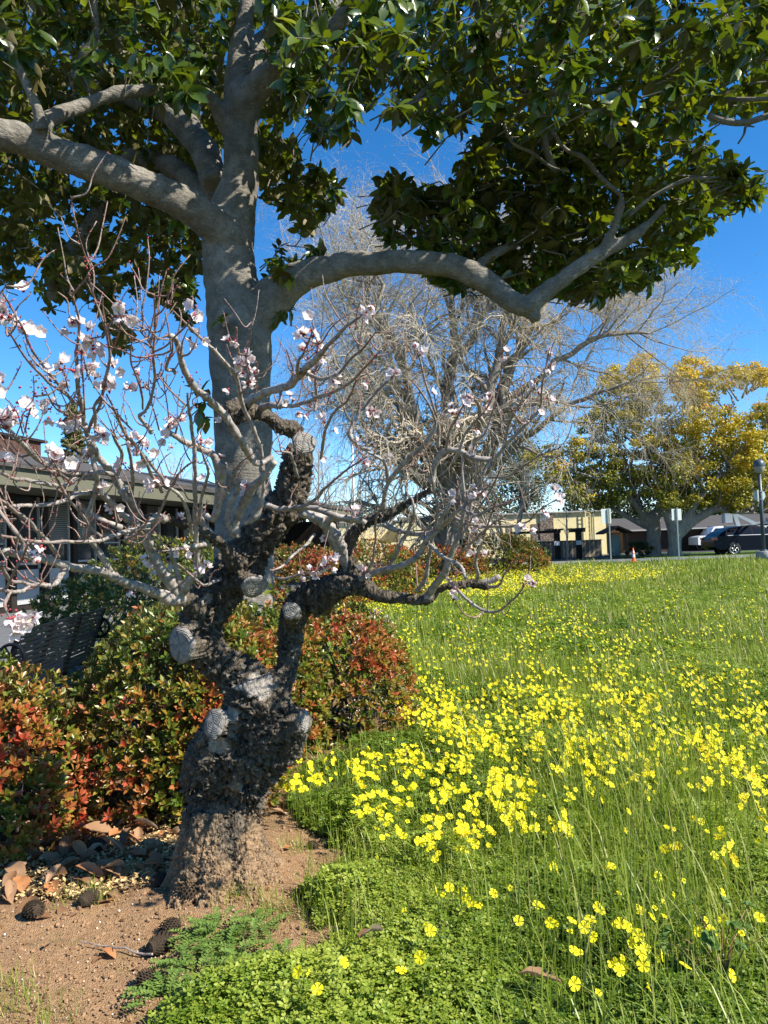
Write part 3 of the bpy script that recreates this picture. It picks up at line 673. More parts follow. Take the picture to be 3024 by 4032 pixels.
# the thousands beyond, one drift
ZF = [([(600, 1690), (640, 1655), (760, 1640), (900, 1600), (1050, 1640), (1160, 1690), (1160, 1740), (1050, 1720), (900, 1680), (760, 1690), (640, 1720)], 170, 11), ([(740, 1720), (900, 1690), (1150, 1690), (1150, 1740), (1240, 1770), (1235, 1800), (1100, 1800), (980, 1850), (880, 1830), (760, 1760)], 140, 11), ([(830, 1440), (900, 1450), (1000, 1470), (1150, 1455), (1659, 1490), (1659, 1600), (1400, 1620), (1200, 1640), (1000, 1600), (880, 1560), (810, 1480)], 1350, 9),
      ([(880, 1560), (1000, 1580), (1400, 1620), (1659, 1600), (1659, 1720), (1300, 1700), (1150, 1680), (950, 1620)], 420, 12),
      ([(1150, 1690), (1659, 1700), (1659, 1900), (1300, 1850)], 60, 10),
      ([(740, 1290), (820, 1270), (1000, 1290), (1250, 1310), (1400, 1400), (1659, 1450), (1659, 1490), (1150, 1460), (860, 1440), (800, 1380)], 800, 14),
      ([(780, 1370), (900, 1380), (880, 1440), (820, 1440)], 80, 12),
      ([(720, 1280), (790, 1230), (870, 1225), (900, 1250), (900, 1310), (780, 1340), (730, 1330)], 1200, 12),
      ([(880, 1218), (1180, 1216), (1200, 1232), (1190, 1262), (1050, 1290), (880, 1270)], 3800, 9),
      ([(1170, 1216), (1430, 1218), (1500, 1228), (1400, 1248), (1200, 1262)], 1500, 7),
      ([(1000, 1240), (1659, 1230), (1659, 1400), (1300, 1400), (900, 1300)], 700, 14)]
mb = MB(); hi = MB()
for poly, n, sp in ZF:
    a = np.array(clustered(poly, n, sp)); zh = .22; g = GD(a[:, 0], a[:, 1], zh); g[:, 2] += rng.uniform(-.06, .06, n)+gz(g[:, 0], g[:, 1])
    g = g[g[:, 1] < 37]; n = len(g)
    bd = bed_mask(g[:, 0], g[:, 1]); g = g[~bd]; n = len(g)
    nr = unit(np.array([.35, -.62, .72])+rng.normal(0, .45, (n, 3))); t = rnd_dir(n); t = unit(t-nr*(t*nr).sum(1)[:, None])
    sz = .0140*rng.uniform(.6, 1.2, n); far = g[:, 1] > 9
    R = frames(t, nr)
    for m_, msk in ((hi, ~far), (mb, far)):
        if msk.any():
            T = flower_geo(m_ is hi); T = (np.concatenate(T.V), [np.concatenate(f) for f in T.F.values()])
            m_.inst(T, g[msk], R[msk], sz[msk]*np.where(g[msk][:, 1] > 20, 1.35, 1.0), var=rng.random(msk.sum())); va_ = m_.A['var'][-1]; m_.A['var'][-1] = va_*np.tile(np.where(np.hypot(T[0][:, 0], T[0][:, 1]) < .01, 0, 1), msk.sum())
hi.add(np.concatenate(mb.V), [np.concatenate(f) for f in mb.F.values()]); hi.A['var'].append(np.concatenate(mb.A['var'])) if len(hi.A['var']) else None
A_ = {'var': np.concatenate(hi.A['var'])}
me = mesh_np('yellow_flower_drift', np.concatenate(hi.V), [np.concatenate(f) for f in hi.F.values()], A_, False, [MT['petal']])
o = link('yellow_flower_drift', me); tag(o, 'bright yellow drifts of wood sorrel flowers spread over the meadow into the distance', kind='stuff')

# dried mallow near the bottom right corner, and coarse weeds
c = GD(1560, 2150, 0); t = thing('withered_mallow', 'withered mallow with crumpled brown-green lobed leaves at the bottom right corner', 'weed', c)
lf = MB(); stn = MB()
for k in range(16):
    a = rng.uniform(0, 6.28); tip = c+np.array([math.cos(a)*rng.uniform(.03, .17), math.sin(a)*rng.uniform(.03, .15), rng.uniform(.08, .24)]); mid = (c+tip)/2+np.array([0, 0, .05])
    stn.tube([c, mid, tip], [.0022, .0018, .0012], 5, var=.5)
    for q in range(5):
        d = unit(np.array([math.cos(a+(q-2)*.6), math.sin(a+(q-2)*.6), rng.uniform(-.5, .3)])); lf.inst(leaf_T(.75, 3, -.3, .3), tip[None], frames(d[None]), np.array([rng.uniform(.022, .04)]), var=np.array([rng.uniform(.0, .6)]))
lf.build('leaves', [MT['dryleaf'] if False else MT['weed']], t, False); stn.build('stem', MT['dryleaf'], t, True)
# ------------------------------------------------------------------ gnarled apricot tree
CR = dict(A=(0, 700, .4822), B=(0, 1600, .8403), C=(650, 1100, .8403), D=(650, 1750, .8403), E=(1300, 1250, .9454), F=(1200, 1900, 1.0504), H=(0, 1700, .6297), I=(0, 2300, 1.6807), K=(600, 2200, .4822), L=(500, 2900, .4822))
BR = []       # (points world, radii)
SAMP = [np.zeros((0, 3))]; SAMPR = [np.zeros(0)]
def near_depth(sx, sy):
    S = np.vstack(SAMP); 
    if not len(S): return 3.2
    a, b, d = proj(S); k = np.argmin((a-sx)**2+(b-sy)**2); return d[k]
def br(cr, pts, d1=None, d0=None, dl=None, rmul=1.0, seg=6, kind='branch', z0=None):
    x0, y0, s_ = CR[cr]; p = np.array([(x0+a*s_, y0+b*s_, r*s_) for a, b, r in pts], float)
    if cr == 'I' or (cr == 'K' and kind == 'trunk'): p[:, 2] *= .86
    n = len(p)
    if d0 is None: d0 = near_depth(p[0, 0], p[0, 1])
    L = np.concatenate([[0], np.cumsum(np.hypot(np.diff(p[:, 0]), np.diff(p[:, 1])))]); L /= L[-1]
    if dl is not None: d = np.array(dl, float)
    else: d = d0+(d0-.05-d0 if d1 is None else d1-d0)*L
    if n > 3 and dl is None: d[1:-1] += rng.normal(0, .012, n-2)
    W = P(p[:, 0], p[:, 1], d); r = p[:, 2]*d/FPX*rmul
    Q = catmull(np.column_stack([W, r]), seg); W, r = Q[:, :3], np.maximum(Q[:, 3], .0008)
    SAMP.append(W); SAMPR.append(r)
    BR.append((W, r, kind)); return W, r
T = 'trunk'
# trunk and the heavy dark limbs
br('I', [(520, 790, 150), (520, 745, 135), (516, 690, 112), (515, 620, 98), (520, 550, 100), (540, 480, 108), (562, 420, 116), (585, 360, 116), (605, 300, 100), (600, 262, 88), (588, 225, 84)], dl=[3.24, 3.24, 3.24, 3.25, 3.28, 3.29, 3.24, 3.15, 3.10, 3.09, 3.10], kind=T)
br('I', [(470, 470, 62), (478, 400, 55), (497, 345, 44), (510, 322, 34)], dl=[3.15, 3.08, 3.06, 3.05], kind=T)      # old stub on the left
br('I', [(640, 380, 75), (680, 330, 55), (706, 308, 36)], dl=[3.15, 3.08, 3.04], kind=T)                               # bulge on the right
br('K', [(1030, 1080, 190), (800, 1010, 190), (600, 880, 190), (450, 760, 190), (400, 640, 200), (420, 480, 215), (505, 320, 215), (600, 200, 205), (710, 80, 205)], dl=[3.17, 3.12, 3.08, 3.05, 3.05, 3.06, 3.08, 3.09, 3.1], kind=T)
br('K', [(400, 760, 150), (310, 720, 150), (250, 712, 145)], dl=[3.05, 2.98, 2.93], kind=T)
br('K', [(700, 170, 130), (770, 200, 110), (815, 222, 92)], dl=[3.08, 3.0, 2.95], kind=T)
br('D', [(350, 580, 120), (400, 490, 98), (470, 400, 100), (555, 300, 92), (605, 200, 82), (617, 100, 76), (625, 40, 72), (628, 10, 60)], dl=[3.1, 3.1, 3.08, 3.06, 3.04, 3.02, 3.0, 2.99], kind=T)
br('K', [(960, 1150, 130), (1040, 1060, 120), (1100, 900, 125), (1115, 700, 135), (1135, 520, 140), (1200, 370, 145), (1320, 250, 120), (1480, 180, 95), (1620, 130, 85), (1700, 60, 80)], dl=[3.16, 3.16, 3.18, 3.2, 3.2, 3.2, 3.19, 3.18, 3.16, 3.15], kind=T)
br('K', [(1150, 500, 95), (1140, 460, 85), (1132, 428, 74)], dl=[3.15, 3.08, 3.04], kind=T)
# root flare ridges
for a_, rr, L_ in ((190, .05, .20), (235, .06, .24), (262, .05, .22), (285, .055, .22), (310, .06, .25), (345, .055, .24), (30, .05, .22), (90, .05, .2), (140, .055, .22)):
    c0 = P(874, 3450, 3.22); aa = math.radians(a_+rng.uniform(-8, 8)); dv = np.array([math.cos(aa), math.sin(aa), 0])
    top = np.array([c0[0], c0[1], .33])+dv*.10; mid = np.array([c0[0], c0[1], .12])+dv*(.155); bot = np.array([c0[0], c0[1], -.04])+dv*(L_+.03)
    Q = catmull(np.column_stack([np.array([top, mid, bot]), [rr*.7, rr, rr*1.1]]), 5); BR.append((Q[:, :3], Q[:, 3], T))
NTR = len(BR)
# right limb
br('F', [(20, 450, 60), (70, 420, 58), (130, 392, 48), (210, 388, 38), (280, 425, 27), (380, 432, 25), (460, 438, 25), (495, 405, 18), (560, 385, 18), (640, 380, 19), (690, 392, 15)], 2.95, 3.17, kind=T)
br('F', [(655, 380, 14), (700, 368, 12), (733, 350, 10)], 2.95)
br('F', [(150, 330, 28), (158, 262, 27), (190, 182, 27), (240, 147, 26), (300, 128, 24), (360, 92, 21), (420, 60, 18), (480, 20, 14)], 2.95, kind=T)
br('E', [(420, 690, 16), (438, 620, 13), (475, 562, 13), (540, 558, 12), (600, 583, 12), (690, 590, 11)], 2.8)
br('E', [(685, 592, 9), (740, 520, 8), (830, 430, 7), (870, 380, 6), (885, 280, 5), (905, 180, 4), (915, 125, 2)], 2.5)
br('E', [(730, 530, 7), (740, 460, 6), (770, 390, 5), (800, 340, 4), (790, 270, 2)], 2.5)
br('E', [(830, 430, 5), (800, 440, 4), (760, 390, 3), (745, 350, 2)], 2.5)
br('E', [(220, 800, 13), (240, 690, 9), (330, 590, 10), (400, 520, 8), (440, 450, 6), (420, 380, 5), (370, 300, 4), (330, 255, 2)], 2.55)
br('E', [(450, 540, 8), (450, 450, 7), (430, 370, 5), (395, 270, 4), (370, 170, 3), (350, 120, 1.5)], 2.5)
br('E', [(240, 690, 8), (225, 600, 7), (150, 555, 6), (88, 510, 6), (85, 470, 6), (130, 400, 6), (180, 325, 5), (255, 250, 4), (275, 225, 2)], 2.6)
br('E', [(540, 560, 8), (560, 490, 6), (610, 430, 5), (650, 380, 4), (680, 325, 2)], 2.55)
br('E', [(600, 580, 7), (600, 520, 5), (650, 470, 4), (700, 300, 3), (715, 210, 2.5), (722, 115, 1.5)], 2.55)
br('E', [(480, 560, 7), (500, 470, 6), (520, 430, 5), (575, 330, 2)], 2.6)
br('E', [(560, 560, 6), (550, 640, 6), (560, 760, 6), (540, 840, 7)], 2.9)
br('E', [(670, 590, 6), (640, 650, 6), (600, 730, 7), (570, 840, 8)], 2.9)
br('E', [(660, 668, 6), (740, 660, 5), (820, 610, 4), (880, 570, 3), (950, 545, 2)], 2.4)
br('F', [(190, 380, 14), (230, 350, 13), (300, 330, 12), (400, 300, 12), (440, 262, 12), (452, 220, 10), (500, 170, 9), (530, 110, 8), (560, 40, 6)], 2.7)
br('F', [(295, 155, 12), (350, 180, 10), (440, 190, 9), (500, 175, 8), (560, 120, 7), (640, 60, 5), (700, 0, 3)], 2.6)
br('F', [(440, 200, 9), (470, 240, 9), (530, 285, 8), (580, 315, 8), (600, 362, 7)], 2.6)
br('F', [(455, 440, 18), (480, 395, 15), (520, 345, 14), (545, 280, 12), (575, 215, 10), (595, 130, 8), (612, 40, 6)], 2.7)
br('F', [(415, 412, 8), (450, 355, 9), (470, 270, 8), (485, 200, 6), (540, 150, 5), (600, 125, 4)], 2.8)
br('F', [(320, 312, 8), (350, 250, 8), (380, 190, 7), (410, 120, 6), (400, 60, 5)], 2.8)
br('F', [(530, 355, 6), (560, 390, 6), (610, 440, 6), (672, 484, 6), (730, 480, 4.5), (790, 428, 3.5), (825, 385, 2)], 2.5)
br('F', [(672, 484, 4), (640, 506, 3), (600, 493, 3), (565, 448, 2)], 2.5)
br('F', [(580, 90, 6), (640, 124, 6), (700, 100, 5), (800, 60, 3), (880, 10, 2)], 2.4)
br('F', [(560, 130, 6), (630, 158, 6), (740, 165, 5), (830, 150, 4), (872, 108, 3), (950, 60, 2)], 2.35)
br('F', [(640, 385, 8), (650, 350, 7), (640, 300, 6), (660, 230, 5), (690, 150, 4), (720, 60, 2)], 2.5)
br('F', [(690, 392, 8), (730, 385, 5), (745, 350, 4), (775, 310, 3), (803, 275, 1.5)], 2.6)
br('F', [(590, 260, 6), (640, 210, 5), (700, 160, 4), (760, 120, 2)], 2.5)
br('F', [(500, 380, 7), (560, 240, 6), (620, 150, 5), (700, 20, 4), (740, -60, 2)], 2.5)
br('F', [(120, 370, 7), (150, 330, 7), (130, 270, 18), (90, 180, 22), (40, 130, 22), (-10, 110, 20)], 2.95)
br('F', [(60, 160, 16), (120, 130, 15), (200, 140, 12), (225, 155, 10)], 2.95)
br('F', [(225, 350, 7), (250, 300, 5), (262, 230, 4), (270, 130, 4), (300, 60, 3)], 2.6)
br('F', [(480, 200, 6), (500, 110, 6), (480, 20, 5), (470, -60, 4), (440, -160, 2)], 2.5)
# from the top of the cut limb
br('C', [(620, 720, 42), (585, 695, 44), (540, 690, 40), (490, 645, 34), (430, 625, 38), (350, 612, 52), (310, 625, 62), (282, 630, 56)], 2.72, kind=T)
br('C', [(372, 600, 24), (410, 560, 22), (460, 532, 20), (560, 508, 20), (610, 470, 19), (650, 430, 18), (700, 380, 16), (755, 325, 12), (830, 235, 9), (880, 195, 7), (930, 168, 4), (955, 130, 2)], 1.75)
br('C', [(430, 612, 20), (490, 590, 16), (560, 598, 11), (650, 578, 10), (740, 545, 9), (800, 520, 8), (870, 480, 7), (950, 400, 5), (1010, 330, 2)], 2.0)
br('C', [(660, 438, 11), (700, 455, 10), (745, 468, 9), (820, 440, 8), (870, 372, 7), (920, 330, 6), (985, 250, 3)], 1.9)
br('C', [(620, 460, 9), (625, 390, 8), (655, 330, 6), (685, 265, 4), (690, 230, 2)], 1.7)
br('C', [(540, 505, 8), (545, 560, 8), (520, 600, 8)], 2.5)
br('C', [(450, 900, 10), (450, 800, 10), (420, 715, 10), (382, 640, 10), (352, 545, 10), (328, 445, 10), (270, 378, 9), (210, 318, 8), (150, 258, 7), (95, 205, 6), (40, 148, 4)], 2.0, 2.75)
br('C', [(335, 450, 6), (348, 370, 5), (335, 300, 5), (336, 225, 3)], 2.1)
br('C', [(420, 540, 5), (430, 460, 4), (427, 385, 3)], 2.4)
br('C', [(350, 540, 6), (395, 480, 4), (380, 380, 4), (402, 250, 3), (405, 185, 1.5)], 2.1)
br('C', [(700, 620, 7), (710, 540, 7), (705, 440, 6), (715, 330, 4), (690, 200, 2)], 2.2)
br('C', [(730, 840, 8), (745, 740, 8), (780, 640, 7), (860, 560, 6), (900, 470, 5), (955, 440, 2)], 2.2)
br('C', [(952, 600, 8), (900, 650, 9), (872, 700, 9), (876, 745, 9), (920, 790, 9), (960, 800, 9)], 2.7)
br('C', [(560, 505, 7), (600, 440, 5), (575, 350, 3), (565, 325, 1.5)], 2.2)
# mid tangle
br('D', [(450, 272, 14), (520, 300, 14), (600, 302, 14), (700, 302, 13), (790, 326, 13), (860, 342, 12), (925, 350, 10)], 2.75, 2.9)
br('D', [(590, 300, 8), (650, 288, 9), (700, 262, 8), (740, 212, 7), (790, 170, 6), (850, 118, 5), (950, 55, 3)], 2.2)
br('D', [(650, 322, 24), (720, 342, 24), (780, 400, 24), (825, 470, 23), (835, 560, 22)], 3.1, 3.0)
br('D', [(540, 600, 6), (490, 590, 5), (520, 625, 6), (570, 630, 6), (640, 608, 6), (700, 595, 5), (760, 570, 3)], 2.7)
br('D', [(700, 420, 7), (660, 470, 7), (600, 520, 7), (550, 570, 6), (500, 590, 4)], 2.8)
br('D', [(330, 570, 46), (290, 500, 38), (235, 445, 32), (150, 402, 27), (60, 367, 23), (-10, 345, 24), (-60, 342, 26), (-110, 350, 20)], 2.55, 3.0, kind=T)
br('D', [(330, 430, 26), (330, 350, 22), (370, 270, 24), (405, 200, 20), (470, 140, 18), (520, 80, 15)], 2.7)
br('D', [(370, 370, 10), (420, 330, 22), (460, 230, 9), (455, 100, 10), (450, 0, 10)], 2.75)
br('D', [(230, 440, 22), (180, 370, 14), (170, 310, 13), (225, 350, 15), (250, 250, 22), (262, 150, 22), (265, 90, 22)], 2.6)
br('D', [(262, 160, 22), (225, 60, 18), (180, 30, 17), (130, 10, 16), (80, -10, 15), (40, -40, 14), (0, -65, 14)], 2.45)
br('D', [(150, 590, 12), (146, 450, 13), (141, 350, 12), (140, 200, 11), (140, 80, 10), (132, -50, 9), (110, -160, 7), (105, -240, 5)], 2.2, 2.85)
br('D', [(320, 430, 16), (290, 340, 13), (310, 260, 12), (340, 200, 10), (300, 130, 8)], 2.7)
br('D', [(240, 300, 9), (300, 200, 6), (340, 100, 4), (430, 30, 2)], 2.3)
br('D', [(200, 468, 12), (120, 478, 10), (60, 488, 9), (20, 498, 7)], 2.5)
br('D', [(500, 60, 14), (440, 90, 14), (400, 50, 18), (330, -60, 20), (260, -170, 18), (200, -220, 18), (140, -270, 17), (90, -350, 16), (65, -430, 15), (40, -500, 14), (10, -515, 13)], 2.0, 2.7)
br('D', [(630, 170, 8), (600, 80, 7), (580, 40, 6), (520, 30, 4)], 2.4)
br('D', [(160, 370, 9), (170, 250, 8), (200, 130, 7), (180, 60, 5), (150, -20, 3)], 2.2)
br('D', [(300, 600, 9), (240, 640, 8), (180, 660, 7), (130, 620, 6), (60, 560, 5)], 2.5)
# junction on the left and the pale branches
br('K', [(470, 560, 120), (380, 450, 105), (320, 360, 80), (270, 330, 60), (230, 350, 55)], dl=[3.05, 3.0, 2.96, 2.93, 2.9], kind=T)
br('B', [(850, 900, 34), (800, 905, 32), (755, 885, 28), (700, 863, 24), (630, 838, 23), (560, 808, 22), (500, 780, 22), (420, 765, 20), (340, 755, 20), (280, 735, 20), (200, 715, 22), (120, 698, 18), (40, 685, 18), (-50, 660, 17)], 1.85, 2.88)
br('B', [(845, 900, 28), (815, 860, 26), (785, 805, 24), (755, 755, 23), (718, 690, 22), (685, 615, 23), (655, 545, 25), (622, 480, 25), (590, 415, 24), (560, 360, 20), (525, 305, 18), (480, 250, 16), (442, 200, 15), (412, 140, 13), (396, 88, 11)], 2.2, 2.88)
br('B', [(842, 905, 20), (840, 830, 14), (815, 740, 12), (805, 690, 10), (850, 660, 7)], 2.75)
br('B', [(838, 890, 24), (870, 840, 24), (905, 800, 18), (940, 780, 9)], 2.8)
br('B', [(678, 595, 20), (620, 535, 18), (560, 498, 17), (510, 435, 16), (450, 402, 14), (390, 405, 12), (320, 430, 11), (240, 455, 10), (150, 465, 9), (60, 470, 9), (-30, 478, 8)], 1.7)
br('B', [(770, 528, 22), (735, 522, 22), (700, 548, 18), (672, 560, 14)], 2.5)
br('H', [(692, 872, 18), (640, 790, 20), (590, 702, 20), (540, 635, 20), (545, 585, 18), (570, 470, 16), (592, 400, 15), (604, 320, 15), (600, 260, 17), (580, 150, 17), (555, 40, 17)], 2.1)
br('H', [(365, 785, 15), (310, 700, 14), (250, 630, 13), (180, 560, 13), (100, 500, 12), (40, 455, 11), (-20, 420, 11)], 1.55)
br('H', [(425, 845, 18), (385, 890, 18), (350, 945, 17), (290, 962, 15), (240, 955, 14), (190, 955, 13), (130, 940, 12), (70, 932, 12), (35, 890, 13), (0, 825, 12)], 1.6)
br('H', [(185, 962, 13), (150, 995, 14), (90, 1000, 13), (50, 995, 12), (-20, 988, 11)], 1.6)
br('H', [(62, 1000, 12), (38, 1060, 11), (35, 1110, 9), (60, 1160, 5)], 1.5)
br('H', [(40, 980, 9), (75, 915, 9), (105, 850, 9), (140, 790, 7), (165, 725, 5), (215, 680, 2.5)], 1.45)
br('B', [(700, 572, 9), (640, 572, 10), (560, 595, 10), (490, 625, 10), (400, 630, 8), (300, 633, 8), (200, 640, 8), (120, 628, 8), (30, 612, 7), (-30, 600, 6)], 1.6)
br('H', [(150, 770, 14), (140, 690, 14), (85, 610, 14), (30, 540, 13), (-20, 480, 13)], 1.5)
br('H', [(95, 545, 9), (60, 550, 8), (30, 560, 7), (-20, 565, 6)], 1.5)
br('B', [(535, 318, 12), (450, 308, 12), (360, 318, 12), (300, 300, 13), (230, 280, 14), (170, 235, 14), (120, 185, 13), (60, 130, 12), (0, 95, 10), (-40, 75, 9)], 1.55)
br('B', [(430, 328, 14), (370, 335, 13), (310, 365, 12), (240, 365, 11), (170, 358, 10), (110, 345, 10), (60, 335, 9), (0, 310, 8)], 1.6)
br('H', [(640, 660, 9), (560, 590, 9), (500, 500, 9), (430, 420, 9), (370, 320, 8), (330, 240, 7), (280, 200, 4)], 1.8)
br('H', [(760, 600, 20), (690, 570, 16), (610, 535, 15), (540, 500, 13), (490, 440, 11), (480, 330, 9)], 2.3)
br('H', [(720, 620, 7), (660, 600, 5), (600, 560, 4)], 2.2)
br('B', [(760, 400, 9), (700, 300, 9), (650, 200, 9), (600, 140, 8), (560, 70, 7), (530, 0, 6)], 1.8, 2.3)
br('B', [(900, 600, 10), (860, 440, 9), (780, 370, 9), (700, 260, 9), (640, 190, 8)], 2.1, 2.6)
br('B', [(540, 340, 11), (562, 290, 9), (572, 220, 9), (545, 160, 8), (520, 110, 7)], 2.0)
br('B', [(610, 440, 11), (625, 350, 9), (615, 250, 8), (600, 180, 7), (585, 100, 6)], 2.0)
br('B', [(340, 360, 8), (300, 330, 7), (270, 300, 5), (245, 240, 3)], 1.55)
br('B', [(620, 545, 8), (590, 620, 7), (650, 590, 6), (700, 520, 4)], 2.0)
br('B', [(710, 560, 7), (760, 470, 7), (800, 380, 6), (860, 290, 5), (920, 250, 4)], 2.3)
# verticals of the upper left
br('A', [(690, 2020, 20), (665, 1850, 19), (632, 1700, 18), (630, 1550, 16), (622, 1430, 15), (642, 1300, 12), (645, 1150, 10), (610, 1000, 9), (602, 955, 9), (680, 860, 7), (740, 745, 8), (700, 650, 7), (650, 500, 6), (612, 350, 6), (590, 230, 5), (577, 150, 2.5)], 1.5, 2.1)
br('A', [(720, 2070, 15), (770, 1940, 15), (820, 1840, 14), (852, 1700, 13), (892, 1500, 13), (888, 1380, 12), (860, 1230, 11), (812, 1080, 10), (760, 950, 9), (732, 850, 8), (722, 770, 6)], 1.65, 2.15)
br('A', [(780, 2060, 13), (775, 1950, 14), (765, 1870, 12), (820, 1790, 10)], 2.0)
br('A', [(688, 1950, 10), (690, 1850, 8), (680, 1700, 8), (665, 1500, 7), (665, 1395, 5)], 1.9)
br('A', [(655, 1850, 12), (610, 1830, 12), (520, 1755, 11), (420, 1690, 11), (330, 1605, 11), (240, 1510, 10), (170, 1410, 9), (110, 1325, 9), (60, 1240, 8), (20, 1180, 7), (-20, 1130, 6)], 1.4)
br('A', [(600, 1850, 12), (540, 1760, 12), (480, 1685, 12), (410, 1600, 11), (340, 1520, 10), (272, 1430, 10), (230, 1340, 10), (190, 1240, 9), (140, 1150, 9), (90, 1060, 9), (42, 975, 8), (20, 925, 7), (55, 880, 5)], 1.35)
br('A', [(700, 2070, 10), (640, 2000, 9), (560, 1940, 8), (460, 1890, 7), (400, 1790, 6), (350, 1695, 4)], 1.6)
br('A', [(205, 2070, 8), (228, 1950, 7), (265, 1830, 7), (280, 1740, 5), (272, 1610, 4)], 1.45)
br('A', [(185, 2085, 7), (150, 1950, 6), (100, 1860, 5), (30, 1790, 4), (-20, 1730, 4)], 1.45)
br('A', [(560, 1740, 7), (530, 1620, 6), (515, 1560, 4)], 1.5)
br('A', [(270, 1450, 6), (290, 1550, 6)], 1.5)
br('A', [(900, 1385, 9), (1000, 1412, 8), (1130, 1470, 8), (1250, 1450, 9), (1330, 1435, 9), (1395, 1405, 9)], 1.8)
br('A', [(930, 1390, 7), (970, 1280, 6), (985, 1150, 5), (985, 1060, 4), (990, 990, 2)], 1.7)
br('A', [(880, 1385, 8), (800, 1340, 7), (740, 1310, 5), (690, 1280, 4)], 1.7)
br('A', [(920, 1370, 5), (890, 1280, 5), (850, 1130, 3)], 1.7)
br('A', [(1240, 2080, 20), (1180, 2010, 17), (1145, 1950, 17), (1190, 1900, 13), (1235, 1800, 13), (1262, 1650, 12), (1255, 1450, 12), (1262, 1300, 10), (1270, 1150, 9), (1260, 980, 7), (1262, 950, 3)], 1.75, 2.35)
br('A', [(1270, 1130, 8), (1325, 1085, 7), (1362, 1010, 5), (1390, 920, 2.5)], 1.7)
br('A', [(1165, 1890, 9), (1160, 1760, 9), (1105, 1600, 8), (1070, 1500, 8), (1075, 1350, 7), (1080, 1230, 4)], 1.9)
br('A', [(1250, 1395, 8), (1180, 1350, 7), (1080, 1300, 6), (980, 1230, 5), (880, 1135, 4)], 1.75)
br('A', [(1265, 1420, 9), (1350, 1375, 9), (1440, 1290, 8), (1530, 1200, 8), (1560, 1130, 5), (1605, 1060, 3)], 1.75)
br('A', [(1245, 1385, 7), (1170, 1280, 7), (1100, 1200, 6), (1020, 1120, 5)], 1.7)
br('A', [(1165, 1260, 5), (1168, 1160, 4), (1160, 1070, 2.5)], 1.7)
br('A', [(1220, 1350, 5), (1215, 1260, 4), (1205, 1200, 2)], 1.7)
br('A', [(1430, 1600, 15), (1410, 1570, 16), (1355, 1560, 14), (1375, 1480, 13), (1402, 1420, 9), (1410, 1320, 4)], 1.9)
br('A', [(870, 1770, 8), (940, 1900, 8), (1000, 1980, 8), (1080, 2060, 8)], 2.2)
br('A', [(1280, 1600, 7), (1370, 1710, 7), (1450, 1790, 8), (1510, 1850, 8)], 2.1)
br('A', [(1300, 2060, 8), (1270, 1950, 7), (1240, 1840, 6), (1215, 1700, 5), (1220, 1620, 3)], 2.0)
br('A', [(1380, 2060, 7), (1370, 1900, 6), (1340, 1700, 5), (1330, 1620, 3)], 2.1)
br('A', [(1440, 2060, 6), (1460, 1950, 6), (1550, 1800, 5), (1570, 1640, 3)], 2.1)

# ---- merge the heavy wood, remesh, carve bark
def remesh_tubes(brs, voxel, sides=20, lump=.03):
    mb = MB()
    for W, r, _ in brs:
        V, F = tube(W, r, sides if r.max() > .03 else 10, True, lump); mb.add(V, F)
    me = mb.mesh('tmp'); ob = bpy.data.objects.new('tmp', me); col.objects.link(ob)
    md = ob.modifiers.new('r', 'REMESH'); md.mode = 'VOXEL'; md.voxel_size = voxel; md.adaptivity = 0
    dg = bpy.context.evaluated_depsgraph_get(); ev = ob.evaluated_get(dg); m2 = ev.to_mesh(); n = len(m2.vertices)
    V = np.empty(n*3, np.float32); m2.vertices.foreach_get('co', V); V = V.reshape(-1, 3).astype(float)
    nl = len(m2.loops); li = np.empty(nl, np.int32); m2.loops.foreach_get('vertex_index', li); F = li.reshape(-1, 4).copy()
    ev.to_mesh_clear(); bpy.data.objects.remove(ob); bpy.data.meshes.remove(me); return V, F
def vnormals(V, F):
    a = V[F[:, 2]]-V[F[:, 0]]; b = V[F[:, 3]]-V[F[:, 1]]; n = np.cross(a, b); N = np.zeros_like(V)
    for k in range(4): np.add.at(N, F[:, k], n)
    return unit(N)
def smooth_v(V, F, it, lam=.5):
    e = np.concatenate([F[:, [0, 1]], F[:, [1, 2]], F[:, [2, 3]], F[:, [3, 0]]]); 
    for _ in range(it):
        S = np.zeros_like(V); c = np.zeros(len(V)); 
        np.add.at(S, e[:, 0], V[e[:, 1]]); np.add.at(c, e[:, 0], 1); V = V*(1-lam)+lam*S/np.maximum(c, 1)[:, None]
    return V
def fbm(p, f, o=3, seed=0):
    r = 0; a = 1; s_ = 0
    for k in range(o): r = r+a*vnoise(p, f*2**k, seed+k); s_ += a; a *= .5
    return r/s_
def cells(p, f, seed=0):
    """vectorised cellular noise: F1, F2, id"""
    q = p*f+seed*13.7; i = np.floor(q).astype(np.int64); F1 = np.full(len(p), 9.); F2 = np.full(len(p), 9.); ID = np.zeros(len(p))
    def hh(c, k):
        n = (c[:, 0]*73856093) ^ (c[:, 1]*19349663) ^ (c[:, 2]*83492791) ^ (k*2654435761); n = (n ^ (n >> 13))*1274126177; n = n ^ (n >> 16); return (n & 0xffff)/65535.0
    for dx in (-1, 0, 1):
        for dy in (-1, 0, 1):
            for dz in (-1, 0, 1):
                c = i+np.array([dx, dy, dz]); f_ = c+np.stack([hh(c, 1), hh(c, 2), hh(c, 3)], -1); d = np.linalg.norm(q-f_, axis=1)
                n1 = d < F1; F2 = np.where(n1, F1, np.minimum(F2, d)); ID = np.where(n1, hh(c, 4), ID); F1 = np.where(n1, d, F1)
    return F1, F2, ID
heavy = [b for b in BR if b[2] == T]
V, F = remesh_tubes(heavy, .0085, 24, .05)
V = smooth_v(V, F, 2)
N = vnormals(V, F)
cl = np.vstack([b[0] for b in heavy]); ct = np.vstack([unit(np.gradient(b[0], axis=0)) for b in heavy]); crr = np.concatenate([b[1] for b in heavy])
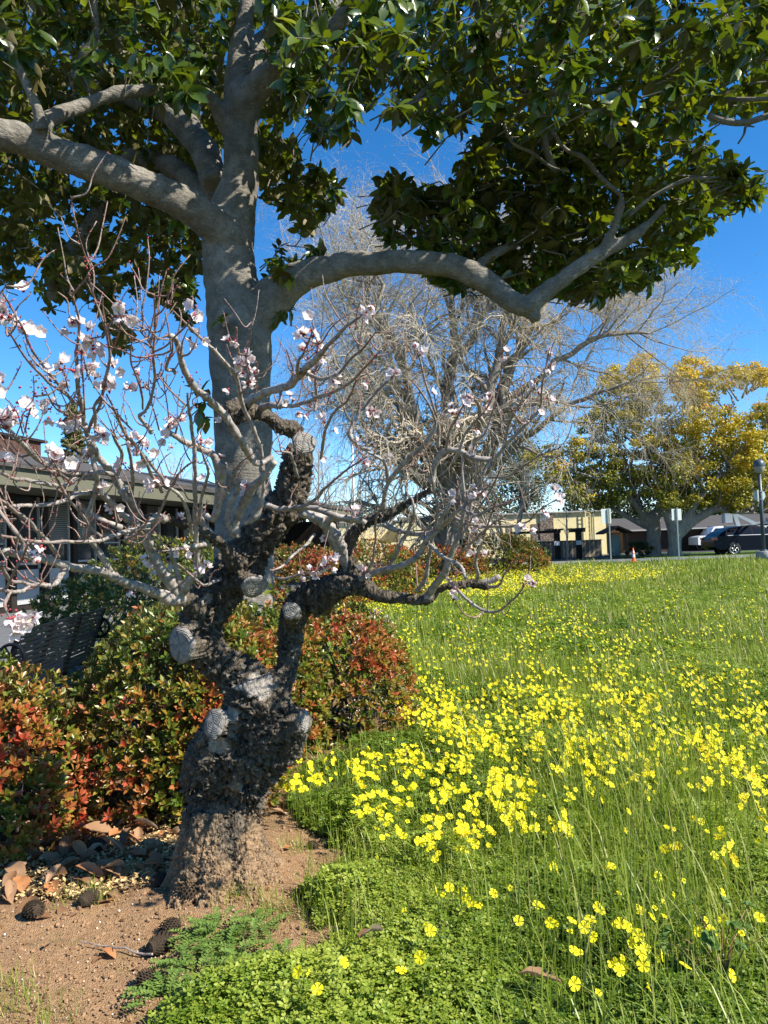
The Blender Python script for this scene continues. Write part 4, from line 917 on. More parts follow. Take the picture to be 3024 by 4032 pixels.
tang = np.zeros_like(V); rad = np.zeros(len(V))
for k in range(0, len(V), 4000):
    q = V[k:k+4000]; dd = np.linalg.norm(q[:, None]-cl[None], axis=2)/crr[None]; w_ = np.exp(-(dd/ .6)**2*1.5)+1e-9
    sg = np.sign((ct[np.argmin(dd, 1)][:, None]*ct[None]).sum(2)); tang[k:k+4000] = unit((w_*sg)@ct if False else np.einsum('nm,mk->nk', w_*sg, ct)); rad[k:k+4000] = crr[np.argmin(dd, 1)]
# dead wood patches / cut discs
DEAD = []
def dpatch(cr, x, y, r, d, st=1.0, ax=None):
    x0, y0, s_ = CR[cr]; c = P(x0+x*s_, y0+y*s_, d); DEAD.append((c, r*s_*d/FPX, st, ax))
dpatch('K', 850, 930, 210, 2.97); dpatch('K', 960, 870, 150, 3.0); dpatch('K', 700, 960, 150, 2.95); dpatch('K', 620, 920, 90, 2.95); dpatch('K', 650, 1290, 90, 3.0, .9); dpatch('K', 520, 1480, 90, 3.02, .9); dpatch('K', 760, 1560, 70, 3.08, .6); dpatch('K', 440, 320, 50, 2.98, .5)
dpatch('L', 900, 250, 110, 3.08, .45); dpatch('L', 880, 380, 80, 3.08, .4); dpatch('K', 1020, 1180, 90, 3.05, .4)
dead = np.zeros(len(V))
nz = fbm(V, 22, 3, 5)
for c, r, st, _ in DEAD:
    d = np.linalg.norm(V-c, axis=1)/r+(nz-.5)*.9; dead = np.maximum(dead, st*np.clip((1.0-d)/.12, 0, 1))
CUTS = []   # (center, normal, radius x, radius y)
def cutface(cr, x, y, rx, ry, d, nrm, rot=0):
    x0, y0, s_ = CR[cr]; c = P(x0+x*s_, y0+y*s_, d); n_ = unit(RT*nrm[0]+UP*nrm[1]-FW*nrm[2]); CUTS.append((c, n_, rx*s_*d/FPX, ry*s_*d/FPX, rot))
cutface('K', 235, 705, 128, 152, 2.895, (-.45, -.05, .9)); cutface('K', 838, 228, 115, 100, 2.90, (.45, -.45, .75)); cutface('K', 1130, 425, 74, 74, 2.985, (-.1, .15, 1)); cutface('C', 652, 765, 58, 58, 2.86, (.25, .25, .9))
cutface('K', 505, 1345, 95, 125, 2.985, (-.45, .35, .85)); cutface('K', 1245, 1330, 40, 95, 2.98, (.75, .2, .7))
keep = np.ones(len(V))
for c, n_, rx, ry, _ in CUTS:
    rr = max(rx, ry); q = V-c; h = q@n_; rad_ = np.linalg.norm(q-h[:, None]*n_, axis=1)/rr
    inside = (rad_ < 1.02)&(h > -.09)&(h < .09)
    V[inside] -= np.outer(h[inside]+.004+.003*nz[inside], n_)*1.0
    rim = (rad_ > .98)&(rad_ < 1.28)&(np.abs(h) < .06); dead = np.where(rim, np.maximum(dead, .35), dead); keep = np.where(inside, 0, keep)
N = vnormals(V, F)
par = (V*tang).sum(1)[:, None]*tang
q = (V-par)+par*.18
warp = np.stack([fbm(V, 9, 2, 41), fbm(V, 9, 2, 42), fbm(V, 9, 2, 43)], -1)-.5
F1, F2, ID = cells(q+warp*.06, 40, 1); e = F2-F1
g1, g2, i2 = cells(q+warp*.03, 95, 4); e2 = g2-g1
amp = np.clip(rad/.10, .25, 1.25)
rg = 1-np.abs(2*fbm(q+warp*.08, 20, 2, 33)-1); fiss = np.clip((rg-.80)/.16, 0, 1)*(1-dead)
crack = np.clip(1-e/.20, 0, 1)*(1-dead)
lumpy = fbm(V, 5.5, 2, 11)-.5; lump2 = fbm(q, 14, 3, 15)-.5
lowb = np.clip((.55-V[:, 2])/.25, 0, 1)
h = -.016*fiss*amp + lumpy*.060*amp*(1-.8*dead) + lump2*.034*amp*(1-dead) + (1-dead)*(-.012*crack**1.2*amp*(1+.9*lowb) + (ID-.45)*.009*amp*(1+lowb) - .008*np.clip(1-e2/.35, 0, 1)*amp+(i2-.5)*.007) + dead*(-.008+ .006*np.sin((q@np.array([3, 1, 2]))*120+nz*9))
V2 = V+N*(h*keep)[:, None]
z = V[:, 2]; dust = np.clip((.36-z+(fbm(V, 8, 3, 71)-.5)*.50)/.22, 0, 1)*1.0
crk = np.clip(np.maximum(crack, .6*np.clip(1-e2/.2, 0, 1)*(1-dead)+.8*fiss)*keep, 0, 1)*(1-.6*dust)
base = PD(485, 1930, 3.2); base[2] = 0
at = thing('apricot_tree', 'old gnarled apricot tree with black furrowed trunk, sawn stubs and sparse white blossom', 'tree', base)
link('trunk', mesh_np('trunk', V2, [F], {'dead': dead, 'dust': dust, 'crack': crk}, True, [MT['bark']]), at)
for c, n_, rx, ry, _ in CUTS:
    th = np.linspace(0, 2*np.pi, 40, endpoint=False); V_ = [(0, 0, .002)]; F3 = []; F4 = []
    for k, fr in enumerate((.33, .66, .93, 1.0)):
        rr = fr*(1+.05*np.sin(th*3+1)+.03*np.sin(th*7)); V_ += list(np.stack([rr*np.cos(th)*rx, rr*np.sin(th)*ry, np.full(40, (.002, .001, 0, -.012)[k])], -1))
    for j in range(40): F3.append((0, 1+j, 1+(j+1) % 40)); [F4.append((1+k*40+j, 1+(k+1)*40+j, 1+(k+1)*40+(j+1) % 40, 1+k*40+(j+1) % 40)) for k in range(3)]
    me = mesh_np('cut_face', np.array(V_), [F3, F4], None, True, [MT['cut']])
    o = bpy.data.objects.new('cut_face', me); col.objects.link(o); o.parent = at; o.location = Vector(c+n_*.004)-Vector(at.location); X = unit(RT-n_*(RT@n_)); Y = np.cross(n_, X)
    o.rotation_mode = 'QUATERNION'; o.rotation_quaternion = Matrix([[X[k], Y[k], n_[k]] for k in range(3)]).to_quaternion()

# ---- branches, twigs, buds
thin_src = []
bud_p = []; bud_d = []
twm = MB(); nbr = 0
for W, r, kd in BR[NTR:]:
    L = np.linalg.norm(np.diff(W, axis=0), axis=1).sum(); m = max(8, int(L/.010)); t = np.linspace(0, 1, len(W)); tt = np.linspace(0, 1, m)
    Wd = np.stack([np.interp(tt, t, W[:, k]) for k in range(3)], -1); rd = np.interp(tt, t, r)
    wob = np.stack([vnoise(Wd, 14, 51), vnoise(Wd, 14, 52), vnoise(Wd, 14, 53)], -1)-.5; Wd = Wd+wob*np.minimum(rd*1.3, .012)[:, None]*np.minimum(1, tt*6)[:, None]
    if kd != T:
        knob = 1+.16*(rng.random(m) > .86)+.10*rng.standard_normal(m)*.6
        mb = MB(); V, F = tube(Wd, rd*.96*knob, 9 if r.max() > .01 else 7, True, .05)
        thin = np.clip((.0052-rd)/.003, 0, 1)*.8; mb.add(V, F, thin=np.concatenate([np.repeat(thin, (len(V)-2)//m), [thin[0], thin[-1]]]))
        mb.build('branch', MT['twig'], at, True); nbr += 1
    # spurs and buds
    idx = np.where(rd < .022)[0]
    if len(idx) > 4:
        step = rng.integers(2, 4)
        for k in idx[2::step]:
            T_ = unit(Wd[min(k+1, m-1)]-Wd[k-1]); a = unit(np.cross(T_, rng.normal(0, 1, 3))); dv = unit(a+T_*.5+np.array([0, 0, .2]))
            u = rng.random()
            if u < .62:
                l_ = rng.uniform(.005, .014); p0 = Wd[k]+a*rd[k]*.6; bud_p.append(p0+dv*l_*.2); bud_d.append((dv, l_*.5, rng.random()))
                if rng.random() < .35: bud_p.append(p0+dv*l_*.2+rng.normal(0, .003, 3)); bud_d.append((unit(dv+rng.normal(0, .4, 3)), l_*.6, rng.random()))
            elif u < .80 and rd[k] < .012:
                l_ = rng.uniform(.03, .16); up = unit(dv*.7+np.array([0, 0, .9])); pts = [Wd[k], Wd[k]+dv*l_*.3, Wd[k]+dv*l_*.3+up*l_*.4+rng.normal(0, .006, 3), Wd[k]+dv*l_*.3+up*l_*.8+rng.normal(0, .006, 3)]
                V, F = tube(catmull(pts, 4), np.linspace(max(.0022, rd[k]*.42), .0011, 13), 5, True, .08); twm.add(V, F, thin=rng.uniform(.3, .9)); pts = catmull(pts, 4)
                for q_ in range(2, len(pts), 2): bud_p.append(pts[q_]); bud_d.append((unit(rng.normal(0, 1, 3)+up*.6), rng.uniform(.0035, .007), rng.random()))
            elif u < .88:
                l_ = rng.uniform(.008, .02); V, F = tube(np.array([Wd[k], Wd[k]+dv*l_]), [rd[k]*.5, rd[k]*.35], 5); twm.add(V, F, thin=.1)
o = twm.build('twigs', MT['twig'], at, True); o['kind'] = 'stuff'
bm_ = MB(); bud_T = (np.array([(0, 0, 0), (.32, .35, 0), (0, .35, .32), (-.32, .35, 0), (0, .35, -.32), (.22, .75, 0), (0, .75, .22), (-.22, .75, 0), (0, .75, -.22), (0, 1, 0)]), [np.array([(1, 2, 6, 5), (2, 3, 7, 6), (3, 4, 8, 7), (4, 1, 5, 8)]), np.array([(0, 2, 1), (0, 3, 2), (0, 4, 3), (0, 1, 4), (5, 6, 9), (6, 7, 9), (7, 8, 9), (8, 5, 9)])])
bp = np.array(bud_p); bd_ = np.array([b[0] for b in bud_d]); bl = np.array([b[1] for b in bud_d]); bv = np.array([b[2] for b in bud_d])
bm_.inst(bud_T, bp, frames(bd_), bl, var=bv)
MT['bud'] = leafmat('bud_scales', [(0, (.10, .055, .035)), (.55, (.20, .12, .07)), (.7, (.30, .05, .05)), (1, (.42, .05, .07))], None, .5, .4, .05)
o = bm_.build('buds', MT['bud'], at, True); o['kind'] = 'stuff'

# ---- blossom
def petal(r, cup, n=4):
    V = []; 
    for i in range(n+1):
        t = i/n
        for s_ in (-1, -.5, 0, .5, 1):
            wd = .56*math.sin(math.pi*min(.985, max(.06, t))**.8)**.6*(1 if t < .95 else .75); V.append((s_*wd*r, t*r*(1-.06*abs(s_)), cup*t*t*r+.12*r*abs(s_)**2*t+.03*r*math.sin(s_*9+i*2)))
    F = [(5*i+j, 5*i+j+1, 5*i+j+6, 5*i+j+5) for i in range(n) for j in range(4)]; return np.array(V), np.array(F)
def blossom_mesh(r, cup, seed, bud=False):
    rr = np.random.default_rng(seed); V = []; F4 = []; mi = []; n = 0; va = []
    def app(v, f, m, a):
        nonlocal n
        V.append(v); F4.append(np.asarray(f)+n); mi.append(np.full(len(f), m)); n += len(v); va.append(np.broadcast_to(a, (len(v),)))
    for k in range(5):
        v, f = petal(r, cup+rr.uniform(-.15, .15)); a = k*2*math.pi/5+rr.uniform(-.12, .12); c, s_ = math.cos(a), math.sin(a)
        v = v @ np.array([[c, -s_, 0], [s_, c, 0], [0, 0, 1]]).T; v[:, 2] += .02*r*k*.3; app(v, f, 0, np.clip(1.15-np.hypot(v[:, 0], v[:, 1])/r*3, rr.uniform(.0, .4), 1))
    # calyx
    th = np.linspace(0, 2*np.pi, 8, endpoint=False); pr = [(.04, -.55), (.16, -.5), (.2, -.2), (.26, -.02), (.1, .03)]
    v = np.array([(a*math.cos(t)*r, a*math.sin(t)*r, b*r) for a, b in pr for t in th]); f = [(i*8+j, i*8+(j+1) % 8, (i+1)*8+(j+1) % 8, (i+1)*8+j) for i in range(4) for j in range(8)]; app(v, f, 1, .5)
    for k in range(5):
        a = (k+.5)*2*math.pi/5; c, s_ = math.cos(a), math.sin(a); v = np.array([(-.10, .15, 0), (.10, .15, 0), (.05, .5, -.12), (-.05, .5, -.12)])*r; v = v @ np.array([[c, -s_, 0], [s_, c, 0], [0, 0, 1]]).T; app(v, [(0, 1, 2, 3)], 1, .5)
    for k in range(14):
        a = rr.uniform(0, 6.28); l = rr.uniform(.35, .6)*r; d = np.array([math.cos(a)*.5, math.sin(a)*.5, 1.0]); d /= np.linalg.norm(d); s_ = np.array([-math.sin(a), math.cos(a), 0])*.012*r
        v = np.array([s_*0-s_, s_, d*l+s_*1.0, d*l-s_]); app(v, [(0, 1, 2, 3)], 2, .5); v = np.array([d*l+np.array(q)*.04*r for q in ((-1, 0, 0), (0, -1, .5), (1, 0, 0), (0, 1, -.5))]); app(v, [(0, 1, 2, 3)], 2, .5)
    return mesh_np('blossom', np.concatenate(V), [np.concatenate(F4)], {'var': np.concatenate(va)}, True, [MT['white'], MT['calyx'], MT['stamen']], np.concatenate(mi)), (np.concatenate(V), np.concatenate(F4), np.concatenate(mi), np.concatenate(va))
BM = [blossom_mesh(.0155, .45, 1), blossom_mesh(.0150, .75, 2), blossom_mesh(.0130, 1.2, 3), blossom_mesh(.0165, .3, 4)]
BL = dict(A=[(590, 1180), (650, 1300), (700, 1350), (665, 1425), (765, 1435), (480, 1550), (370, 1550), (510, 1690), (740, 1535), (720, 1600), (780, 1630), (920, 1525), (900, 1660), (850, 1700), (970, 1060), (1000, 1110), (30, 1070), (80, 1140), (15, 1140), (220, 1220), (5, 1650), (30, 1950), (100, 1900), (60, 2000), (110, 1960), (490, 1990), (550, 2000), (600, 2030), (380, 1890), (1600, 1130), (1590, 1370), (1180, 1710), (1390, 1960), (1380, 2030), (1420, 1990)],
  B=[(255, 240), (290, 265), (265, 215), (20, 250), (380, 245), (450, 140), (480, 170), (470, 120), (640, 140), (690, 190), (660, 160), (640, 285), (720, 350), (710, 395), (790, 200), (755, 180), (140, 695), (185, 660), (460, 375), (510, 470), (530, 490), (660, 720), (600, 870), (625, 880), (95, 1000), (150, 1000), (130, 1035), (850, 520), (865, 660), (715, 740), (60, 60), (20, 50), (30, 80)],
  C=[(290, 280), (345, 395), (380, 350), (365, 395), (420, 435), (630, 265), (650, 250), (690, 310), (715, 300), (720, 325), (695, 430), (690, 470), (280, 520), (660, 640), (625, 630), (745, 665), (190, 765), (210, 760), (790, 480), (560, 575), (600, 565), (940, 170), (935, 150), (260, 660), (265, 830), (150, 175), (400, 475)],
  D=[(75, 340), (195, 560), (205, 570), (640, 635), (705, 620), (750, 580), (790, 550), (745, 440), (370, 200), (170, 160), (875, 290), (870, 580), (920, 570), (940, 590), (740, 70), (700, 600), (765, 570)],
  E=[(350, 120), (375, 155), (275, 230), (500, 370), (495, 400), (580, 330), (570, 360), (665, 320), (655, 345), (640, 395), (720, 170), (910, 155), (925, 200), (845, 270), (880, 390), (940, 340), (915, 345), (235, 455), (250, 415), (240, 570), (150, 600), (600, 705), (610, 740), (430, 310), (400, 740), (510, 730), (505, 760), (590, 560), (940, 720), (930, 710), (900, 815), (120, 510), (20, 470), (525, 440), (610, 470), (150, 280), (15, 270)],
  F=[(100, 290), (60, 330), (40, 350), (80, 305), (215, 320), (180, 320), (230, 330), (550, 410), (560, 437), (830, 360), (850, 385), (620, 235), (655, 170), (675, 270), (620, 268), (850, 180), (825, 170), (640, 15), (650, 45), (190, 90), (75, 205), (640, 190)])
S_all = np.vstack([b[0] for b in BR[NTR:]]); sa, sb, sd = proj(S_all)
bl_list = []
for kx, lst in BL.items():
    x0, y0, s_ = CR[kx]
    for (x, y) in lst:
        X = x0+x*s_; Y = y0+y*s_; k = np.argmin((sa-X)**2+(sb-Y)**2); d = sd[k]; p = P(X, Y, d); b0 = S_all[k]
        if np.linalg.norm(p-b0) > .035: p = b0+unit(p-b0)*.035
        bl_list.append((d, p, b0))
        for _ in range(rng.integers(0, 4) if d < 2.3 else rng.integers(0, 3)): p2 = b0+unit(p-b0+rng.normal(0, .02, 3))*rng.uniform(.012, .035)+rng.normal(0, .008, 3); bl_list.append((d, p2, b0))
bl_list.sort(key=lambda a: a[0])
rest = []
for i, (d, p, b0) in enumerate(bl_list):
    dr = unit(unit(p-b0+1e-4)*.6+rng.normal(0, .55, 3)+np.array([.1, -.35, .1])); q = Vector(dr).to_track_quat('Z', 'Y'); k = rng.integers(4)
    if i < 100:
        o = bpy.data.objects.new('blossom', BM[k][0]); col.objects.link(o); o.parent = at; o.location = Vector(p)-Vector(at.location); o.rotation_mode = 'QUATERNION'; o.rotation_quaternion = q
    else: rest.append((k, p, q))
V = []; F = []; mi = []; va = []; n = 0
for k, p, q in rest:
    v, f, m_, a = BM[k][1]; V.append(v@np.array(q.to_matrix()).T+p); F.append(f+n); n += len(v); mi.append(m_); va.append(a)
# closed pink buds round the blossom, and a few more small blossoms far up
me = mesh_np('blossom', np.concatenate(V), [np.concatenate(F)], {'var': np.concatenate(va)}, True, [MT['white'], MT['calyx'], MT['stamen']], np.concatenate(mi))
o = link('far_blossom', me, at); o['kind'] = 'stuff'
pb = MB(); pp = []; 
for d, p, b0 in bl_list:
    for _ in range(rng.integers(1, 4)): pp.append(b0+(p-b0)*.5+rng.normal(0, .006, 3))
for (cx, x, y, n_) in [('A', 740, 690, 9), ('A', 275, 1680, 5), ('A', 270, 1760, 6), ('B', 460, 490, 12), ('B', 515, 520, 10), ('B', 600, 655, 3), ('B', 45, 1010, 2), ('A', 1215, 1500, 6), ('C', 120, 480, 8), ('C', 40, 650, 10), ('C', 385, 765, 8), ('C', 200, 460, 6), ('A', 570, 1400, 3), ('A', 790, 1000, 3), ('A', 1400, 1990, 12), ('C', 560, 785, 2), ('F', 235, 130, 2), ('A', 1520, 1600, 8), ('C', 770, 570, 6), ('E', 175, 180, 5), ('E', 230, 140, 3)]:
    x0, y0, s_ = CR[cx]; X = x0+x*s_; Y = y0+y*s_; k = np.argmin((sa-X)**2+(sb-Y)**2)
    for _ in range(n_): pp.append(S_all[k]+rng.normal(0, .010, 3))
pp = np.array(pp); n_ = len(pp); pb.inst(bud_T, pp, frames(rnd_dir(n_)), rng.uniform(.005, .009, n_), var=rng.uniform(.75, 1, n_))
o = pb.build('pink_buds', MT['bud'], at, True); o['kind'] = 'stuff'
# ------------------------------------------------------------------ magnolia
MBR = []
CR.update(M=(0, 0, .9114), N=(1512, 0, .9114))
def mg(cr, pts, d0, d1, seg=6, thick=True):
    x0, y0, s_ = CR[cr]; p = np.array([(x0+a*s_, y0+b*s_, r*s_) for a, b, r in pts], float); d = np.linspace(d0, d1, len(p))
    W = P(p[:, 0], p[:, 1], d); Q = catmull(np.column_stack([W, p[:, 2]*d/FPX]), seg); MBR.append((Q[:, :3], Q[:, 3], T if thick else 'b'))
DM = 6.0
tr_pts = [(965, 2700, 150), (965, 2480, 128), (962, 2300, 118), (960, 2000, 112), (958, 1750, 112), (955, 1560, 114), (950, 1380, 124), (938, 1260, 122), (915, 1150, 108), (900, 1000, 103), (905, 900, 98), (925, 800, 85), (945, 720, 74), (948, 600, 66), (945, 450, 62), (940, 300, 52), (950, 150, 40), (975, 20, 28), (990, -150, 26), (1010, -400, 20)]
CR['S'] = (0, 0, 1.0)
mg('S', tr_pts, DM, DM)
mg('M', [(1010, 1060, 85), (930, 975, 78), (850, 915, 74), (760, 860, 72), (600, 790, 70), (430, 725, 68), (250, 665, 66), (100, 605, 62), (0, 580, 62), (-200, 520, 55)], 5.95, 4.9)
mg('M', [(1040, 1440, 110), (1120, 1350, 95), (1200, 1270, 82), (1290, 1200, 70), (1400, 1165, 60), (1530, 1140, 54), (1659, 1135, 50)], 6.0, 5.8)
mg('N', [(-20, 1133, 50), (150, 1135, 50), (300, 1152, 52), (400, 1190, 54), (480, 1245, 52), (560, 1305, 48), (620, 1325, 44), (680, 1275, 40), (750, 1220, 36), (860, 1145, 36), (960, 1080, 32), (1060, 1030, 26), (1150, 960, 18), (1220, 880, 12)], 5.8, 5.6)
mg('N', [(590, 1325, 38), (640, 1350, 34), (655, 1385, 26)], 5.75, 5.7)
mg('N', [(380, 1175, 34), (430, 1130, 24), (500, 1085, 18), (580, 1050, 12)], 5.8, 6.3)
mg('N', [(940, 1090, 24), (980, 1010, 20), (1010, 940, 14), (1030, 850, 9)], 5.65, 5.5)
mg('M', [(1040, 560, 60), (1080, 420, 58), (1150, 330, 55), (1250, 245, 50), (1380, 160, 44), (1480, 80, 38), (1560, -60, 30)], 6.0, 5.4)
mg('M', [(1060, 330, 50), (1110, 220, 48), (1190, 140, 42), (1300, 90, 38), (1400, 50, 32), (1520, 0, 26), (1650, -80, 20)], 6.0, 6.6)
mg('M', [(1000, 580, 40), (930, 450, 30), (860, 400, 26), (780, 388, 26), (600, 392, 28), (480, 410, 30), (330, 462, 32), (230, 505, 34), (165, 570, 34)], 6.0, 5.1)
mg('M', [(180, 560, 30), (160, 470, 22), (110, 350, 20), (70, 270, 17), (30, 150, 12), (0, 60, 8)], 5.1, 4.9, thick=False)
mg('M', [(900, 900, 55), (850, 810, 50), (760, 735, 46), (650, 690, 40), (560, 678, 35), (400, 660, 28), (200, 640, 22)], 6.4, 7.6)
mg('M', [(560, 720, 30), (530, 800, 36), (450, 905, 38), (390, 970, 38), (320, 1080, 36), (240, 1180, 33), (230, 1270, 30), (235, 1300, 12)], 7.3, 7.6)
mg('M', [(930, 800, 55), (880, 650, 60), (760, 505, 55), (650, 445, 50), (540, 415, 42), (400, 380, 30)], 6.3, 7.4)
mg('M', [(320, 340, 18), (370, 250, 32), (410, 150, 20), (408, 40, 15), (405, -60, 12)], 5.4, 5.2, thick=False)
mg('N', [(80, 480, 16), (150, 420, 16), (300, 300, 18), (450, 180, 20), (600, 100, 20)], 5.2, 5.4, thick=False)
mg('N', [(560, 420, 14), (700, 400, 16), (850, 400, 14), (1000, 380, 10)], 5.3, 5.1, thick=False)
mg('N', [(1400, 500, 14), (1480, 525, 14), (1560, 530, 13), (1659, 500, 13), (1750, 470, 12)], 5.2, 5.0, thick=False)
mg('N', [(1480, 430, 10), (1580, 430, 10), (1700, 425, 8)], 5.2, 5.0, thick=False)
mg('N', [(1530, 620, 4), (1555, 580, 5), (1565, 545, 6), (1600, 548, 3)], 5.2, 5.2, thick=False)
mg('N', [(520, 430, 8), (520, 540, 8), (560, 620, 7), (640, 660, 7), (720, 720, 6), (800, 740, 5)], 5.5, 5.6, thick=False)
mg('N', [(1030, 850, 9), (930, 760, 10), (860, 680, 10), (780, 640, 8), (700, 520, 8)], 5.5, 5.5, thick=False)
mg('N', [(700, 880, 9), (740, 770, 14), (700, 640, 16), (680, 500, 14)], 6, 5.8, thick=False)
mg('N', [(1050, 940, 8), (1160, 850, 8), (1300, 780, 8), (1400, 770, 8), (1520, 770, 6)], 5.6, 5.3, thick=False)
hv = [b for b in MBR if b[2] == T]
V, F = remesh_tubes(hv, .017, 22, .02); V = smooth_v(V, F, 2); N = vnormals(V, F)
V = V+N*((fbm(V, 3.5, 3, 3)-.5)*.045+(fbm(V, 14, 3, 6)-.5)*.020+.012*np.maximum(0, vnoise(V, 6.5, 9)-.72)*4)[:, None]
mt = thing('magnolia_tree', 'large evergreen magnolia with smooth pale grey trunk and glossy dark leaves arching overhead', 'tree', (tr_b := P(965, 2480, 6.0))*np.array([1, 1, 0]))
link('trunk', mesh_np('trunk', V, [F], None, True, [MT['mag']]), mt)
for W, r, k in MBR:
    if k != T: mb = MB(); mb.tube(W, r, 8); mb.build('branch', MT['mag'], mt, True)
# crown regions in overview coordinates, each with its own depth range
ZM = [([(-200, -330), (560, -330), (560, 120), (500, 260), (440, 400), (440, 560), (415, 640), (405, 735), (372, 745), (352, 650), (325, 605), (300, 605), (284, 655), (288, 745), (250, 775), (225, 715), (212, 655), (150, 640), (110, 665), (60, 620), (-200, 590)], 6.6, 9.2, 1700),
      ([(-200, -330), (520, -330), (500, 60), (420, 200), (330, 225), (250, 170), (150, 150), (60, 190), (-200, 200)], 4.7, 6.2, 260),
      ([(555, 310), (630, 300), (650, 340), (725, 385), (732, 440), (700, 470), (660, 500), (600, 440), (560, 430)], 7.0, 8.4, 60),
      ([(545, 120), (620, 160), (650, 230), (610, 320), (550, 330)], 7.0, 8.5, 50),
      ([(560, 545), (600, 520), (650, 545), (700, 530), (640, 600), (620, 690), (600, 700)], 5.8, 6.3, 16),
      ([(580, -330), (1900, -330), (1900, 170), (1659, 215), (1550, 250), (1450, 300), (1250, 280), (1060, 225), (1000, 270), (930, 290), (860, 235), (800, 225), (770, 270), (715, 310), (680, 290), (645, 225), (620, 150), (580, 130)], 4.6, 7.4, 1350),
      ([(830, 370), (880, 385), (930, 420), (1000, 350), (1060, 260), (1250, 240), (1500, 255), (1545, 330), (1600, 370), (1625, 420), (1560, 470), (1500, 500), (1490, 560), (1430, 570), (1400, 615), (1330, 630), (1270, 650), (1200, 640), (1130, 620), (1050, 625), (980, 615), (920, 590), (890, 530), (830, 510), (810, 430)], 5.8, 7.8, 720),
      ([(1560, 350), (1640, 370), (1645, 420), (1600, 450), (1560, 430)], 5.2, 5.5, 14)]
TLf = [leaf_T(.50, 5, b, f, w_) for b, f, w_ in ((-.18, .16, .02), (-.35, .10, .03), (.10, .2, -.03))]
lm = MB(); tw = MB(); wc = []
for poly, d0, d1, n in ZM:
    q = sample_poly(poly, int(n*1.35)); d = d0+(d1-d0)*rng.random(len(q))**.9; wc.append(PD(q[:, 0], q[:, 1], d))
wc = np.vstack(wc)
den = vnoise(wc, 1.7, 77); _u, _v, _d = projD(wc); wc = wc[(den > .20) & ~((_v < -60) & (_u > 500) & (rng.random(len(wc)) < .80)) & ~((_u > 1700) & (rng.random(len(wc)) < .6))]
# crown that stands above and behind the frame and shades the trunk
nW = len(wc); 
ax = unit(np.stack([rng.normal(0, .6, nW), rng.normal(0, .6, nW)-.15, rng.normal(.15, .5, nW)], -1))
OUT = unit((wc-np.array([-1.1, 6.6, 3.5]))*np.array([1, 1, .3])+rng.normal(0, .35, wc.shape))
P_ = []; D_ = []; U_ = []; VV = []; S_ = []
for i in range(nW):
    k = rng.integers(7, 12); A_ = ax[i]; R = frames(A_[None])[0]; s0 = rng.uniform(.85, 1.15)
    hue = np.clip(.32+.55*vnoise(wc[i][None], .8, 5)[0]*1.0-.2+rng.normal(0, .1), 0, 1)
    for j in range(k):
        th = j*2.4+rng.uniform(-.3, .3); sp = .5+.9*(j/k); d = R@np.array([math.cos(th)*sp, 1.0-.8*(j/k), math.sin(th)*sp]); d = unit(d+np.array([0, 0, -.55])+rng.normal(0, .15, 3))
        P_.append(wc[i]-A_*(.07*j/k)); D_.append(d); U_.append(OUT[i]*.9+A_*.3+np.array([0, 0, .55])); S_.append(rng.uniform(.085, .145)*s0); VV.append(np.clip(hue+rng.normal(0, .13), 0, 1))
P_ = np.array(P_); D_ = np.array(D_); U_ = np.array(U_); S_ = np.array(S_); VV = np.array(VV); kk = rng.integers(0, 3, len(P_)); R_ = frames(D_, U_, rng.normal(0, .35, len(P_)))
for t_ in range(3):
    s_ = kk == t_; lm.inst(TLf[t_], P_[s_], R_[s_], S_[s_], var=VV[s_])
lm.build('crown', MT['magleaf'], mt, True)
inw = unit(np.array([-1.1, 6.3, 3.6])-wc); S = np.stack([wc, wc-ax*.10+rng.normal(0, .02, wc.shape), wc-ax*.12+inw*.14+rng.normal(0, .03, wc.shape)], 1)[rng.random(len(wc)) < .6]
V, F = tubes_batch(S[:, ::-1], np.tile([.006, .005, .0035], (len(S), 1)), 5); tw = MB(); tw.add(V, F); o = tw.build('twigs', MT['mag'], mt, True); o['kind'] = 'stuff'
# small sprouts on the trunk
for (x, y, n_) in [(435, 850, 7), (430, 885, 6), (442, 870, 5), (445, 905, 4), (476, 690, 4), (590, 1275, 5), (610, 590, 10), (630, 600, 8)]:
    c = PD(x, y, 5.72); lm = MB()
    for _ in range(n_): d = unit(rng.normal(0, 1, 3)+np.array([-.3, -.5, -.3])); lm.inst(TLf[0], c[None], frames(d[None]), np.array([rng.uniform(.09, .14)]), var=np.array([rng.uniform(.4, .9)]))
    lm.build('trunk_sprout', MT['magleaf'], mt, True)

